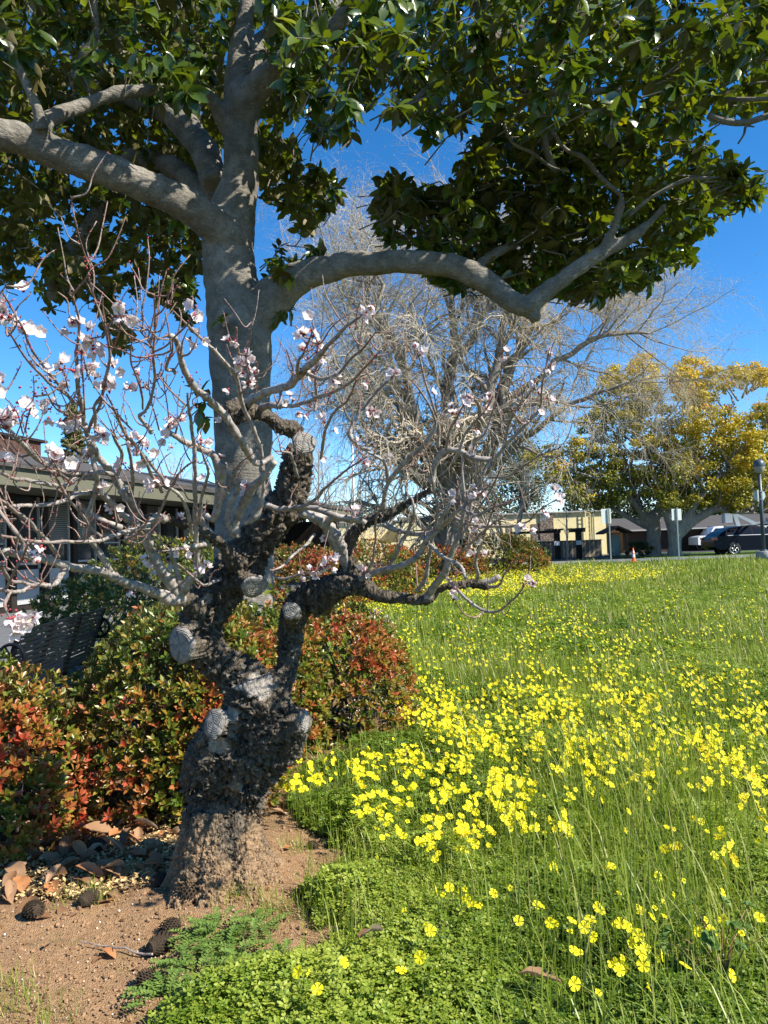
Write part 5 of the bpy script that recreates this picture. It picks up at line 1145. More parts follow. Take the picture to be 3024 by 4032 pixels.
# ------------------------------------------------------------------ clipped shrubs
def shrub(label, cx, cy, rx, ry, h, nwh, lsz, mat, redness=.5, group=None, zb=.03, grow=.55, lab_cat='shrub', rough=.1, white=False):
    t = thing('hawthorn_shrub', label, lab_cat, (cx, cy, 0), group); lm = MB(); 
    n = nwh; u = rnd_dir(n, -.15, 1); 
    rr = (1-.22*rng.random(n)**1.5)*(1+.20*(fbm(u*1.0+cx, 2.2, 2, 3)-.5)+.12*(fbm(u+cy, 6, 2, 4)-.5))
    sh = np.abs(u)**.8*np.sign(u)
    c = np.stack([cx+sh[:, 0]*rx*rr, cy+sh[:, 1]*ry*rr, zb+np.maximum(0, (u[:, 2]*.92+.10))**.85*h*rr], -1)
    c = c[(c[:, 2] > .03)]; n = len(c); nr = unit(np.stack([(c[:, 0]-cx)/rx**2, (c[:, 1]-cy)/ry**2, (c[:, 2]-h*.2)/h**2], -1))
    axd = unit(nr*.8+np.array([0, 0, grow])+rng.normal(0, .22, (n, 3))); patch = fbm(c, 3.0, 2, 8); 
    k = 7; idx = np.repeat(np.arange(n), k); j = np.tile(np.arange(k), n); A_ = axd[idx]; Rw = frames(axd)[idx]; th = j*2.4+rng.uniform(0, 6.28, n)[idx]; sp = .45+.65*(j/k)
    loc = np.stack([np.cos(th)*sp, 1.05-.6*(j/k), np.sin(th)*sp], -1); d = unit(np.einsum('nij,nj->ni', Rw, loc)+rng.normal(0, .12, (n*k, 3)))
    out = np.clip((rr if len(rr) == n else np.ones(n)), 0, 2)
    top = np.clip((c[:, 2]/h), 0, 1)
    v0 = redness*(.50+1.5*(patch-.25))+.10+rng.normal(0, .12, n); v = np.clip(v0[idx]+rng.normal(0, .08, n*k)-(j/k)*.22, 0, 1)
    lm.inst(leaf_T(.42, 3, -.05, .22, 0, 'obov'), c[idx]-A_*(.014*j/k)[:, None]*lsz/.05, frames(d, A_, rng.normal(0, .3, n*k)), lsz*rng.uniform(.65, 1.15, n*k), var=v)
    lm.build('foliage', mat, t, True)
    st = MB(); m = 26; aa = rng.uniform(0, 6.28, m); e_ = c[rng.integers(0, n, m)]; b0 = np.stack([cx+np.cos(aa)*rx*.25, cy+np.sin(aa)*ry*.25, np.zeros(m)], -1); mid = (b0+e_)/2+np.array([0, 0, .05])
    V, F = tubes_batch(np.stack([b0, mid, b0+(e_-b0)*.93], 1), np.tile([.012, .008, .003], (m, 1)), 5); st.add(V, F); o = st.build('stems', MT['dbark'], t, True)
    if white:
        q_ = c[rng.random(n) < .9]; q_ = q_[(vnoise(q_, 5, 61) > .66)]; idx = np.repeat(np.arange(len(q_)), 4); mb = MB(); m = len(idx); mb.inst(small_T(), q_[idx]+rng.normal(0, .012, (m, 3))+[0, 0, .045], frames(rnd_dir(m)), rng.uniform(.008, .014, m), var=rng.uniform(0, .6, m)); o = mb.build('flowers', MT['white'], t, False); o['kind'] = 'stuff'
    return t
g1 = 'clipped shrubs with red new leaves round the apricot'
RL = MT['shrubleaf']; GL = MT['shrubgreen']
shrub('red-leaved clipped shrub at the left edge in front, reaching the leaf litter', -2.0, 3.86, .50, .46, .76, 1700, .047, RL, .66, g1)
shrub('largest red and green clipped shrub, between the gnarled trunk and the bench', -1.20, 4.50, .62, .66, 1.04, 3600, .047, RL, .60, g1)
shrub('low end of the red-leaved hedge close behind the base of the gnarled trunk', -1.02, 4.18, .33, .30, .66, 900, .045, RL, .62, g1)
shrub('yellow-green shrub at the left edge in front of the bench arm', -2.36, 4.25, .36, .36, .86, 800, .05, GL, .55)
shrub('reddish shrub at the foot of the magnolia, seen through the gnarled fork', -.92, 5.35, .50, .45, .98, 1500, .046, RL, .50, g1, white=True)
shrub('rounded red and green shrub right of the gnarled trunk beside the yellow flowers', -.42, 5.95, .62, .62, .93, 2600, .045, RL, .56, g1, white=True)
shrub('dark shaded shrub behind the far end of the bench', -3.25, 8.8, .80, .80, 1.18, 1500, .055, RL, .35)
shrub('shaded shrub against the office wall left of the magnolia trunk', -3.5, 12.2, 1.3, 1.2, 1.55, 1500, .075, RL, .35)
shrub('bright yellow-green shrub just left of the magnolia trunk', -2.35, 10.2, .65, .6, 1.35, 800, .06, GL, .6)
shrub('broad rust and green clipped mound at mid distance beyond the magnolia', -1.7, 15.8, 1.35, 1.1, 1.36, 2600, .07, RL, .66, 'far clipped mounds')
shrub('rust and green clipped mound left of the bare tree trunk', -.35, 18.6, 1.35, 1.2, 1.45, 2400, .075, RL, .62, 'far clipped mounds')
shrub('low brownish mound directly at the foot of the bare tree', 1.9, 26, 1.5, 1.0, 1.15, 1300, .10, RL, .72, 'far clipped mounds')
shrub('olive and rust mound right of the bare tree, edged by yellow flowers', 4.0, 30, 2.4, 1.6, 1.55, 3200, .10, RL, .52, 'far clipped mounds')
# ------------------------------------------------------------------ paving, lawn, parking
sheet('walkway', [(-16, 8), (-2.95, 5.0), (-2.6, 6.0), (-4.3, 12), (-3.2, 20), (2, 44), (-4, 46), (-9, 30)], .006, MT['pave'])
sheet('parking_lot', [(-12, 40.5), (80, 38.5), (110, 90), (-40, 90)], .012, MT['asphalt'])
sheet('verge', [(14.2, 41.5), (23, 41), (24, 49), (14.2, 50)], .09, MT['lawn'], .09)
mb = MB()
for k in range(14): mb.box((-10+k*7, 40.3-.02*k*7*.9, .06), (6.95, .16, .14), rz=-.022)
o = mb.build('kerb', MT['concrete']); o['kind'] = 'structure'

# ------------------------------------------------------------------ left office building
U = np.array([.2149, .9766]); Nn = np.array([.9766, -.2149]); O0 = np.array([-11.16, 10.0]); Rz = math.atan2(U[1], U[0])
def LB(s, off, z): q = O0+U*s+Nn*off; return (q[0], q[1], z)
bt = thing('office_building', 'long low office building with dark posts, cream fascia and shingled roof at the left', 'building', (*O0, 0), None)
def lbox(mb, s0, s1, o0, o1, z0, z1): mb.box(LB((s0+s1)/2, (o0+o1)/2, (z0+z1)/2), (s1-s0, o1-o0, z1-z0), rz=Rz); return mb
LEN = 32.0
lbox(MB(), 0, LEN, -6, -.12, 0, 2.95).build('wall', MT['darkwood'], bt)
lbox(MB(), -4, LEN+.6, 2.58, 2.64, 2.79, 3.17).build('fascia', MT['cream'], bt)
lbox(MB(), -4, LEN+.6, -6.5, 2.57, 2.95, 2.99).build('soffit', MT['cream'], bt)
mb = MB(); v = [LB(-4, 2.72, 3.15), LB(LEN+.7, 2.72, 3.15), LB(LEN+.7, -3.2, 4.5), LB(-4, -3.2, 4.5), LB(LEN+.7, -7.4, 3.36), LB(-4, -7.4, 3.36)]; v2 = [(a, b, c+.12) for a, b, c in v]
mb.add(v+v2, [[(6, 7, 8, 9), (9, 8, 10, 11), (0, 1, 7, 6), (1, 2, 8, 7), (2, 4, 10, 8), (0, 6, 9, 3), (3, 9, 11, 5), (4, 5, 11, 10), (0, 3, 2, 1), (3, 5, 4, 2)]]); mb.build('roof', MT['roof'], bt)
lbox(MB(), 2, 14.0, -4.4, -2.7, 4.5, 4.95).build('roof_parapet', MT['brownshake'], bt); lbox(MB(), 1.9, 14.2, -4.5, -2.6, 4.953, 5.03).build('parapet_cap', MT['darkwood'], bt)
for k in range(24):
    s = 1.6+k*1.26; x_ = projD(np.array(LB(s, 0, 1.4)))[0]
    mb = MB(); lbox(mb, s-.10, s+.10, -.11, .06, 0, 2.945); mb.build('post', MT['darkwood'], bt)
    a, b = s+.13, s+1.13
    wn = lbox(MB(), a, b, -.115, -.09, 1.72, 2.90).build('window', MT['blind'] if k % 3 else MT['glass'], bt)
    fr = MB(); lbox(fr, b-.045, b, -.088, -.03, 1.05, 2.90); lbox(fr, a, b-.046, -.088, -.05, 1.68, 1.72); lbox(fr, a, b-.046, -.088, -.02, 1.16, 1.22)
    o = fr.build('window_frame', MT['panel'], wn); o.location = (0, 0, 0)
    lbox(MB(), a, b-.05, -.115, -.09, 1.225, 1.675).build('lower_pane', MT['glass'], bt)
    lbox(MB(), a, b, -.115, -.08, .17, 1.04).build('panel', MT['panel'], bt)
lbox(MB(), 26.4, 26.8, .2, 3.4, 0, 2.5).build('entrance_screen', MT['darkwood'], bt)

# ------------------------------------------------------------------ bench (seen from behind)
b0 = np.array([-2.52, 5.15]); b1 = np.array([-2.62, 6.95]); bd2 = unit(b1-b0); bn = np.array([bd2[1], -bd2[0]])   # bn points to the right (towards the hedge)
be = thing('park_bench', 'black slatted metal bench seen from behind among the shrubs', 'bench', (*((b0+b1)/2), 0)); Lb = np.linalg.norm(b1-b0)
def bp_(s, off, z): q = b0+bd2*s-bn*off; return np.array([q[0], q[1], z])
for k in range(13):
    z = .46+k*.036; off = .06-.13*(z-.46)/.43; mb = MB(); mb.bar(bp_(0.03, off, z), bp_(Lb-.03, off, z), .012, .022); mb.build('back_slat', MT['bench'], be)
for k in range(10):
    off = .10+k*.045; mb = MB(); mb.bar(bp_(0.03, off, .44-.002*k), bp_(Lb-.03, off, .44-.002*k), .03, .012); mb.build('seat_slat', MT['bench'], be)
for s in (0.0, Lb*.33, Lb*.67, Lb):
    mb = MB(); mb.bar(bp_(s, .02, .0), bp_(s, .09, .42), .05, .03); mb.bar(bp_(s, .09, .42), bp_(s, -.07, .905), .045, .025); mb.bar(bp_(s, .05, .42), bp_(s, .55, .42), .04, .04); mb.bar(bp_(s, .56, 0), bp_(s, .53, .42), .05, .03); mb.build('frame', MT['bench'], be)
for s in (-.03, Lb+.03):
    mb = MB(); mb.bar(bp_(s, .02, .66), bp_(s, .56, .64), .05, .025); mb.bar(bp_(s, .54, .42), bp_(s, .54, .64), .035, .03)
    c = bp_(s, -.02, .73); th = np.linspace(0, 2*np.pi, 19); ring = [c+np.array([-bn[0]*math.cos(t), -bn[1]*math.cos(t), math.sin(t)])*.085 for t in th]; mb.tube(ring, [.012]*19, 6)
    for t in th[:-1:3]: mb.bar(c, c+np.array([-bn[0]*math.cos(t), -bn[1]*math.cos(t), math.sin(t)])*.08, .012, .012)
    mb.build('armrest', MT['bench'], be)

# ------------------------------------------------------------------ far yellow building and yard
yb = thing('yellow_building', 'pale yellow flat-roofed building across the meadow with a service ladder', 'building', (5, 56, 0))
YW = 56.0
def yx(x, d=YW): return (x-829.5)/1662*d
mb = MB(); mb.box((4.6+4, YW+4, 1.58), (15.0, 8, 3.16)); mb.box((-4.7, YW+4, 1.48), (4.8, 8, 2.96)); mb.box((-.45, YW+.2, 2.66), (3.5, .4, .60)); mb.box((-.45, YW+.2, .7), (3.5, .4, 1.4)); mb.box((-.45, YW+5, 1.4), (3.5, 6, 2.8)); mb.build('wall', MT['yellowwall'], yb)
mb = MB(); mb.box((8.6, YW-.05, 3.19), (15.2, .25, .10)); mb.box((-3.1, YW-.05, 3.0), (8.2, .25, .09)); mb.build('roof_edge', MT['panel'], yb)
mb = MB(); mb.box((yx(1179), YW-.06, 1.55), (1.0, .10, 3.0)); mb.build('screen_panel', MT['lattice'], yb)
for (x0, x1, z0, z1) in ((yx(1146), yx(1163), .9, 2.4), (yx(1092), yx(1104), .9, 2.4)): mb = MB(); mb.box(((x0+x1)/2, YW-.01, (z0+z1)/2), (x1-x0, .06, z1-z0)); mb.build('shutter', MT['lattice'], yb)
mb = MB()
for x in (yx(1262), yx(1272)): mb.bar((x, YW-.25, .5), (x, YW-.25, 3.3), .05, .05)
for k in range(9): mb.bar((yx(1262)+.03, YW-.25, .7+k*.3), (yx(1272)-.03, YW-.25, .7+k*.3), .03, .03)
mb.build('ladder', MT['yellowwall'], yb); mb = MB(); mb.bar((yx(1280), YW-.1, 0), (yx(1280), YW-.1, 3.2), .09, .09); mb.build('downpipe', MT['greenpost'], yb)
wl = MB(); wl.box((yx(1220, 51), 51, .54), (4.6, .22, 1.08)); wl.box((yx(1220, 51), 51, 1.11), (4.7, .3, .06)); o = wl.build('block_wall', MT['block']); tag(o, 'low fluted concrete block wall in front of the yellow building', 'wall')
for i, x in enumerate((1130, 1152)):
    t = thing('air_conditioner', ['left of two pale air conditioning units beyond the clipped mound', 'right of two pale air conditioning units beyond the clipped mound'][i], 'machine', (yx(x, 53), 53, 0)); mb = MB(); mb.box((yx(x, 53), 53, .6), (.62, .6, 1.2)); mb.build('casing', MT['metal'], t)
    mb = MB(); mb.box((yx(x, 53), 52.68, .7), (.5, .05, .7)); mb.build('grille', MT['black'], t)
for i, (xp, xa, xb) in enumerate(((1201, 1106, 1209), (1248, 1232, 1262))):
    x = yx(xp, 47.5); t = thing('pergola', ['dark timber pergola with the longest beams, before the yellow building', 'second dark timber pergola post with crossed beams, left of the gabled kiosk'][i], 'pergola', (x, 47.5, 0))
    mb = MB(); mb.box((x-.1, 47.5, .83), (.2, .2, 1.66)); mb.build('post', MT['darkwood'], t); mb = MB(); mb.box((x+.22, 48.2, .83), (.2, .2, 1.66)); mb.build('post', MT['darkwood'], t)
    for k, (zz, yy) in enumerate(((1.73, 47.5), (1.73, 48.2))):
        mb = MB(); mb.box(((yx(xa, 47.5)+yx(xb, 47.5))/2, yy, zz), (yx(xb, 47.5)-yx(xa, 47.5), .1, .16)); mb.build('beam', MT['darkwood'], t)
    for k in range(3): mb = MB(); mb.box((x-.5+k*.4, 47.85, 1.85), (.1, 1.3, .11)); mb.build('cross_beam', MT['darkwood'], t)
    mb = MB(); mb.box((x-.05, 47.37, 1.0), (.34, .03, .26)); mb.build('notice', MT['paper'], t)
kx = yx(1325, 45); t = thing('kiosk', 'small open kiosk with dark gabled roof on brown posts', 'kiosk', (kx, 45, 0))
mb = MB(); w_ = .85; v = [(kx-w_, 44.2, 1.55), (kx, 44.2, 1.93), (kx+w_, 44.2, 1.55), (kx-w_, 45.9, 1.55), (kx, 45.9, 1.93), (kx+w_, 45.9, 1.55)]; v2 = [(a, b, c-.1) for a, b, c in v]
mb.add(v+v2, [[(0, 1, 4, 3), (1, 2, 5, 4), (6, 9, 10, 7), (7, 10, 11, 8), (0, 6, 7, 1), (1, 7, 8, 2), (3, 4, 10, 9), (4, 5, 11, 10), (0, 3, 9, 6), (2, 8, 11, 5)]]); mb.build('roof', MT['kiosk'], t)
for x in (kx-.42, kx+.55): mb = MB(); mb.box((x, 44.5, .74), (.16, .16, 1.48)); mb.build('post', MT['redwoodpost'], t)
mb = MB(); mb.box((kx+.08, 45.4, .8), (.7, .08, 1.2)); mb.build('board', MT['greenpost'], t)
bh = thing('brown_house', 'low dark brown house with pale gutter behind the kiosk', 'building', (22, 58, 0)); mb = MB(); mb.box((24.5, 62, .8), (13.2, 8, 1.6)); mb.build('wall', MT['kiosk'], bh)
mb = MB(); v = [(17.4, 57.4, 1.72), (31.6, 57.4, 1.72), (31.6, 62, 2.7), (17.4, 62, 2.7), (31.6, 66.6, 1.72), (17.4, 66.6, 1.72)]; mb.add(v, [[(0, 1, 2, 3), (3, 2, 4, 5)], [(0, 3, 5), (1, 4, 2)]]); mb.build('roof', MT['roof'], bh)
mb = MB(); mb.box((24.5, 57.36, 1.68), (14.2, .08, .09)); mb.build('gutter', MT['panel'], bh)
mb = MB(); mb.box((28, 74, .9), (22, .1, 1.8)); o = mb.build('timber_fence', MT['redwoodpost']); tag(o, 'plain brown timber fence beyond the parked trucks', 'fence')

# signs, lamp, cone, flagpole
for i, (x, xl, xr, y0, y1, yb_, d, lab) in enumerate(((1320, 1306, 1333, 1099, 1130, 1212, 36, 'back of a rectangular grey sign on a thin post, left of the traffic cone'), (1467, 1459, 1483, 1099, 1123, 1207, 37, 'back of a small pale sign on a thin post before the yellow-leaved tree'))):
    b = PD(x, yb_, d); tp = PD(x-4, y0-2, d); t = thing('road_sign', lab, 'sign', (b[0], b[1], 0), 'backs of road signs'); mb = MB(); mb.bar((b[0], b[1], -.05), (b[0], b[1], tp[2]), .06, .05); mb.build('post', MT['greenpost'], t)
    a = PD(xl, y0, d); c = PD(xr, y1, d); wd = (abs(c[0]-a[0]) if i == 0 else .50); cz = (a[2]+c[2])/2
    mb = MB(); mb.box((b[0]+(-.12 if i == 0 else 0), b[1]+.05, cz), (wd*(1 if i else .85), .012, a[2]-c[2]), rz=.15); mb.build('sign_plate', MT['signback'], t)
lb = PD(1651, 1214, 34.2); lx, ly = lb[0], lb[1]; t = thing('street_lamp', 'dark street lamp with domed cap on a round concrete footing at the right edge', 'lamp', (lx, ly, 0))
LZ = 4.35
mb = MB(); mb.lathe([(.001, 0), (.33, 0), (.33, .42), (.31, .45), (.001, .45)], 20, (lx, ly, 0)); mb.build('footing', MT['concrete'], t, True)
mb = MB(); mb.tube([(lx, ly, .45), (lx, ly, 2.4), (lx, ly, LZ-.45)], [.085, .075, .068], 12); mb.lathe([(.001, .45), (.17, .45), (.17, .49), (.1, .52), (.001, .52)], 12, (lx, ly, .002)); mb.build('pole', MT['lampmetal'], t, True)
mb = MB(); mb.lathe([(.245, LZ-.13), (.25, LZ-.10), (.235, LZ+.04), (.17, LZ+.15), (.07, LZ+.20), (.001, LZ+.21)], 20, (lx, ly, 0)); mb.build('dome_cap', MT['lampmetal'], t, True)
mb = MB(); mb.lathe([(.10, LZ-.42), (.20, LZ-.33), (.235, LZ-.135)], 18, (lx, ly, 0)); mb.build('globe', MT['lampglass'], t, True)
t2 = thing('round_sign', 'back of a round pale sign fixed to the street lamp pole', 'sign', (lx, ly+.1, 2.9)); mb = MB(); th = np.linspace(0, 2*np.pi, 24, endpoint=False)
v = [(lx+.0+.27*math.cos(a), ly+.12+dy, 2.93+.27*math.sin(a)) for dy in (0, .012) for a in th]; mb.add(v, [[tuple(range(24)), tuple(range(47, 23, -1))], [(j, (j+1) % 24, 24+(j+1) % 24, 24+j) for j in range(24)]]); mb.build('sign_plate', MT['signback'], t2)
mb = MB(); mb.box((lx, ly-.085, 3.10), (.16, .02, .03)); mb.box((lx, ly-.085, 2.76), (.16, .02, .03)); mb.build('clamp', MT['metal'], t2)
cc = PD(1369, 1213, 39); t = thing('traffic_cone', 'orange traffic cone with white bands at the far edge of the meadow', 'cone', (cc[0], cc[1], 0)); s_ = .78
mb = MB(); mb.box((cc[0], cc[1], .02), (.34, .34, .04)); mb.build('base', MT['orange'], t)
mb = MB(); mb.lathe([(.13*s_, .04), (.105*s_, .22), (.03*s_, .70), (.001, .70)], 16, (cc[0], cc[1], 0)); bd_c = mb.build('cone_body', MT['orange'], t, True)
for z0, z1 in ((.24, .38), (.46, .56)):
    r0, r1 = [.105*s_+(.03-.105)*s_*(z-.22)/.48+.003 for z in (z0, z1)]; mb = MB(); mb.lathe([(r0, z0), (r1, z1)], 16, (cc[0], cc[1], 0)); o = mb.build('band', MT['conewhite'], t, True)
fp = PD(768, 1170, 48); t = thing('flagpole', 'slim white flagpole far behind the branches', 'pole', (fp[0], fp[1], 0)); mb = MB(); mb.tube([(fp[0], fp[1], 0), (fp[0], fp[1], 8.3)], [.09, .05], 10); mb.build('mast', MT['whitepaint'], t, True); mb = MB(); mb.lathe([(.001, 8.3), (.08, 8.38), (.001, 8.46)], 10, (fp[0], fp[1], 0)); mb.build('finial', MT['metal'], t, True)

# ------------------------------------------------------------------ vehicles
def prism(mb, prof, w0, w1, c, s=1):
    """side profile (x,z) extruded to half width interpolated w0 (low z) .. w1 (high z)"""
    z = [p[1] for p in prof]; zl, zh = min(z), max(z); n = len(prof); V = []
    for sg in (-1, 1):
        for x, zz in prof: V.append((c[0]+x, c[1]+sg*(w0+(w1-w0)*(zz-zl)/(zh-zl)), c[2]+zz))
    F = [(i, (i+1) % n, n+(i+1) % n, n+i) for i in range(n)]; bm2 = bmesh.new(); vs = [bm2.verts.new(v) for v in V]
    for f in F: bm2.faces.new([vs[k] for k in f])
    bm2.faces.new([vs[k] for k in range(n-1, -1, -1)]); bm2.faces.new([vs[n+k] for k in range(n)])
    bmesh.ops.triangulate(bm2, faces=[f for f in bm2.faces if len(f.verts) > 4]); bm2.verts.index_update()
    V = [v.co[:] for v in bm2.verts]; F4 = [[v.index for v in f.verts] for f in bm2.faces if len(f.verts) == 4]; F3 = [[v.index for v in f.verts] for f in bm2.faces if len(f.verts) == 3]; bm2.free()
    mb.add(V, [F4, F3] if F3 else [F4]); return mb
def wheel(parent, x, y, r, side):
    def lz(prof, mat, nm, par):
        mb = MB(); mb.lathe(prof, 22); V = np.concatenate(mb.V); V = np.stack([V[:, 0]+x, V[:, 2]*side+y, V[:, 1]+r], -1); mb.V = [V]; return mb.build(nm, mat, par, True)
    w_ = lz([(.001, -.1), (r*.68, -.1), (r, -.09), (r, .09), (r*.68, .11), (r*.66, .06), (.001, .06)], MT['tyre'], 'wheel', parent)
    mb = MB(); 
    for k in range(5):
        a = k*2*math.pi/5+.3; mb.bar((x, y-.085*1, r), (x+math.cos(a)*r*.62, y-.085, r+math.sin(a)*r*.62), .02, r*.17)
    th = np.linspace(0, 2*np.pi, 23); mb.tube([(x+math.cos(a)*r*.64, y-.09, r+math.sin(a)*r*.64) for a in th], [.022]*23, 5)
    mb.build('rim', MT['rim'], w_, True, loc=(0, 0, 0))
sx0 = PD(1546, 1200, 43)[0]; sy_ = 43.2
sv = thing('parked_suv', 'black parked SUV facing right, cut off by the right edge of the photo', 'car', (sx0+2.4, sy_+.95, 0)); c = (sx0, sy_+.95, 0)
body = [(.02, .52), (.0, .80), (.06, 1.02), (.20, 1.10), (1.2, 1.14), (3.3, 1.08), (3.9, 1.04), (4.6, .92), (4.82, .75), (4.84, .45), (4.72, .30), (4.35, .30), (4.26, .60), (3.98, .74), (3.70, .60), (3.60, .28), (1.50, .28), (1.40, .60), (1.12, .76), (.82, .64), (.70, .36), (.30, .34)]
o = prism(MB(), body, .93, .90, c).build('body', MT['carpaint'], sv); 
roofp = [(.22, 1.08), (.55, 1.34), (1.0, 1.56), (1.7, 1.66), (2.5, 1.66), (3.0, 1.56), (3.75, 1.08)]
prism(MB(), roofp, .89, .66, c).build('roof', MT['carpaint'], sv)
def sidewin(parent, prof, side=-1, eps=.006, w0=.89, w1=.66, zl=1.08, zh=1.66, mat=None, nm='window'):
    V = []; 
    for x, z in prof: V.append((c[0]+x, c[1]+side*(w0+(w1-w0)*(z-zl)/(zh-zl)+eps), c[2]+z))
    mb = MB(); mb.add(V, [[tuple(range(len(V)))]]); return mb.build(nm, mat or MT['glassblue'], parent)
sidewin(sv, [(.80, 1.16), (1.28, 1.17), (1.28, 1.50), (1.12, 1.44)]); sidewin(sv, [(1.36, 1.17), (2.22, 1.18), (2.18, 1.58), (1.36, 1.54)]); sidewin(sv, [(2.32, 1.18), (3.38, 1.16), (2.92, 1.50), (2.28, 1.58)])
sidewin(sv, [(.80, 1.13), (3.42, 1.12), (3.42, 1.145), (.80, 1.155)], eps=.012, mat=MT['rim'], nm='chrome_trim')
mb = MB(); mb.box((c[0]+.10, c[1]-.80, .98), (.22, .26, .14)); mb.build('tail_light', MT['taillight'], sv); mb = MB(); mb.box((c[0]+.10, c[1]+.80, .98), (.22, .26, .14)); mb.build('tail_light', MT['taillight'], sv)
mb = MB(); mb.bar((c[0]+.9, c[1]-.62, 1.70), (c[0]+2.6, c[1]-.62, 1.72), .04, .03); mb.build('roof_rail', MT['rim'], sv)
for x in (1.12, 3.98):
    for sd in (-1, 1): wheel(sv, c[0]+x, c[1]+sd*.84, .37, sd)
# utility truck behind
tx = PD(1509, 1190, 56)[0]; ty_ = 56; ut = thing('utility_truck', 'white utility truck with a lift boom, parked behind the black SUV', 'truck', (tx+2.5, ty_+1, 0)); c = (tx, ty_+1, 0)
prism(MB(), [(.0, .45), (.0, .98), (.12, 1.08), (1.0, 1.14), (1.9, 1.14), (1.9, .45), (1.25, .45), (1.1, .75), (.75, .82), (.42, .72), (.3, .45)], .92, .92, c).build('hood', MT['whitepaint'], ut)
prism(MB(), [(.85, 1.14), (1.25, 1.72), (1.95, 1.78), (1.95, 1.14)], .90, .78, c).build('cab', MT['whitepaint'], ut)
c_ = c; V = [(c[0]+1.05, c[1]-.92, 1.18), (c[0]+1.75, c[1]-.92, 1.18), (c[0]+1.75, c[1]-.86, 1.62), (c[0]+1.32, c[1]-.86, 1.62)]; mb = MB(); mb.add(V, [[(0, 1, 2, 3)]]); mb.build('window', MT['glassblue'], ut)
mb = MB(); mb.box((c[0]+3.5, c[1], 1.15), (3.0, 1.9, 1.0)); mb.build('service_body', MT['whitepaint'], ut); mb = MB(); mb.box((c[0]+2.6, c[1]-.96, 1.35), (.9, .03, .5)); mb.build('locker_door', MT['cream'], ut)
mb = MB(); mb.bar((c[0]+3.4, c[1], 1.6), (c[0]+3.1, c[1], 2.7), .3, .3); mb.bar((c[0]+3.1, c[1], 2.65), (c[0]+4.6, c[1], 1.9), .22, .22); mb.box((c[0]+2.6, c[1], 2.35), (.55, .6, .7)); mb.build('lift_boom', MT['metal'], ut)
mb = MB(); mb.box((c[0]+6.6, c[1]+.5, 2.15), (1.6, .5, .25)); mb.bar((c[0]+4.6, c[1]+.5, 1.9), (c[0]+7.4, c[1]+.5, 2.1), .12, .12); mb.build('boom_bucket', MT['metal'], ut)
for x in (.77, 3.9):
    for sd in (-1, 1): wheel(ut, c[0]+x, c[1]+sd*.82, .38, sd)
tx = PD(1420, 1188, 62)[0]; pk = thing('parked_pickup', 'white pickup seen between the two thick grey tree trunks', 'truck', (tx+2, 63, 0)); c = (tx-.6, 63, 0)
prism(MB(), [(.0, .42), (.0, .92), (1.2, .98), (2.9, .98), (4.6, .98), (4.6, .42), (4.1, .42), (3.95, .7), (3.6, .78), (3.3, .7), (3.15, .4), (1.3, .4), (1.15, .7), (.8, .78), (.5, .7), (.35, .42)], .9, .88, c).build('body', MT['whitepaint'], pk)
prism(MB(), [(1.15, .98), (1.6, 1.48), (2.8, 1.5), (2.95, .98)], .86, .72, c).build('cab', MT['whitepaint'], pk)
for a, b_ in ((1.55, 2.12), (2.2, 2.8)): mb = MB(); mb.add([(c[0]+a, c[1]-.86, 1.02), (c[0]+b_, c[1]-.86, 1.02), (c[0]+b_-.03, c[1]-.765, 1.4), (c[0]+a+.12, c[1]-.765, 1.4)], [[(0, 1, 2, 3)]]); mb.build('window', MT['glassblue'], pk)
mb = MB(); mb.box((c[0]+4.58, c[1]-.78, .85), (.06, .2, .22)); mb.build('tail_light', MT['taillight'], pk)
for x in (.82, 3.62):
    for sd in (-1, 1): wheel(pk, c[0]+x, c[1]+sd*.8, .36, sd)

# ------------------------------------------------------------------ bare trees
def spawn(P0, R0, M, t0, t1, l0, l1, Kn, rr, out=.9, grav=0.0, wig=.08, up=0.0, rend=.35):
    N, Kk, _ = P0.shape; idx = np.repeat(np.arange(N), M); n = len(idx); t = rng.uniform(t0, t1, n)*(Kk-1); i = np.minimum(t.astype(int), Kk-2); f = (t-i)[:, None]
    p = P0[idx, i]*(1-f)+P0[idx, i+1]*f; tg = unit(P0[idx, i+1]-P0[idx, i]); r = (R0[idx, i]*(1-f[:, 0])+R0[idx, i+1]*f[:, 0])*rr
    a = rng.normal(0, 1, (n, 3)); a = unit(a-tg*(a*tg).sum(1)[:, None]); d = unit(tg+a*out*rng.uniform(.6, 1.3, n)[:, None]+np.array([0, 0, up])); L = rng.uniform(l0, l1, n)
    Q = [p]; 
    for k in range(Kn-1):
        d = unit(d+rng.normal(0, wig*2, (n, 3))+np.array([0, 0, grav*(k+1)/Kn])); Q.append(Q[-1]+d*(L/(Kn-1))[:, None])
    return np.stack(Q, 1), np.maximum(r, .0015)[:, None]*np.linspace(1, rend, Kn)[None]
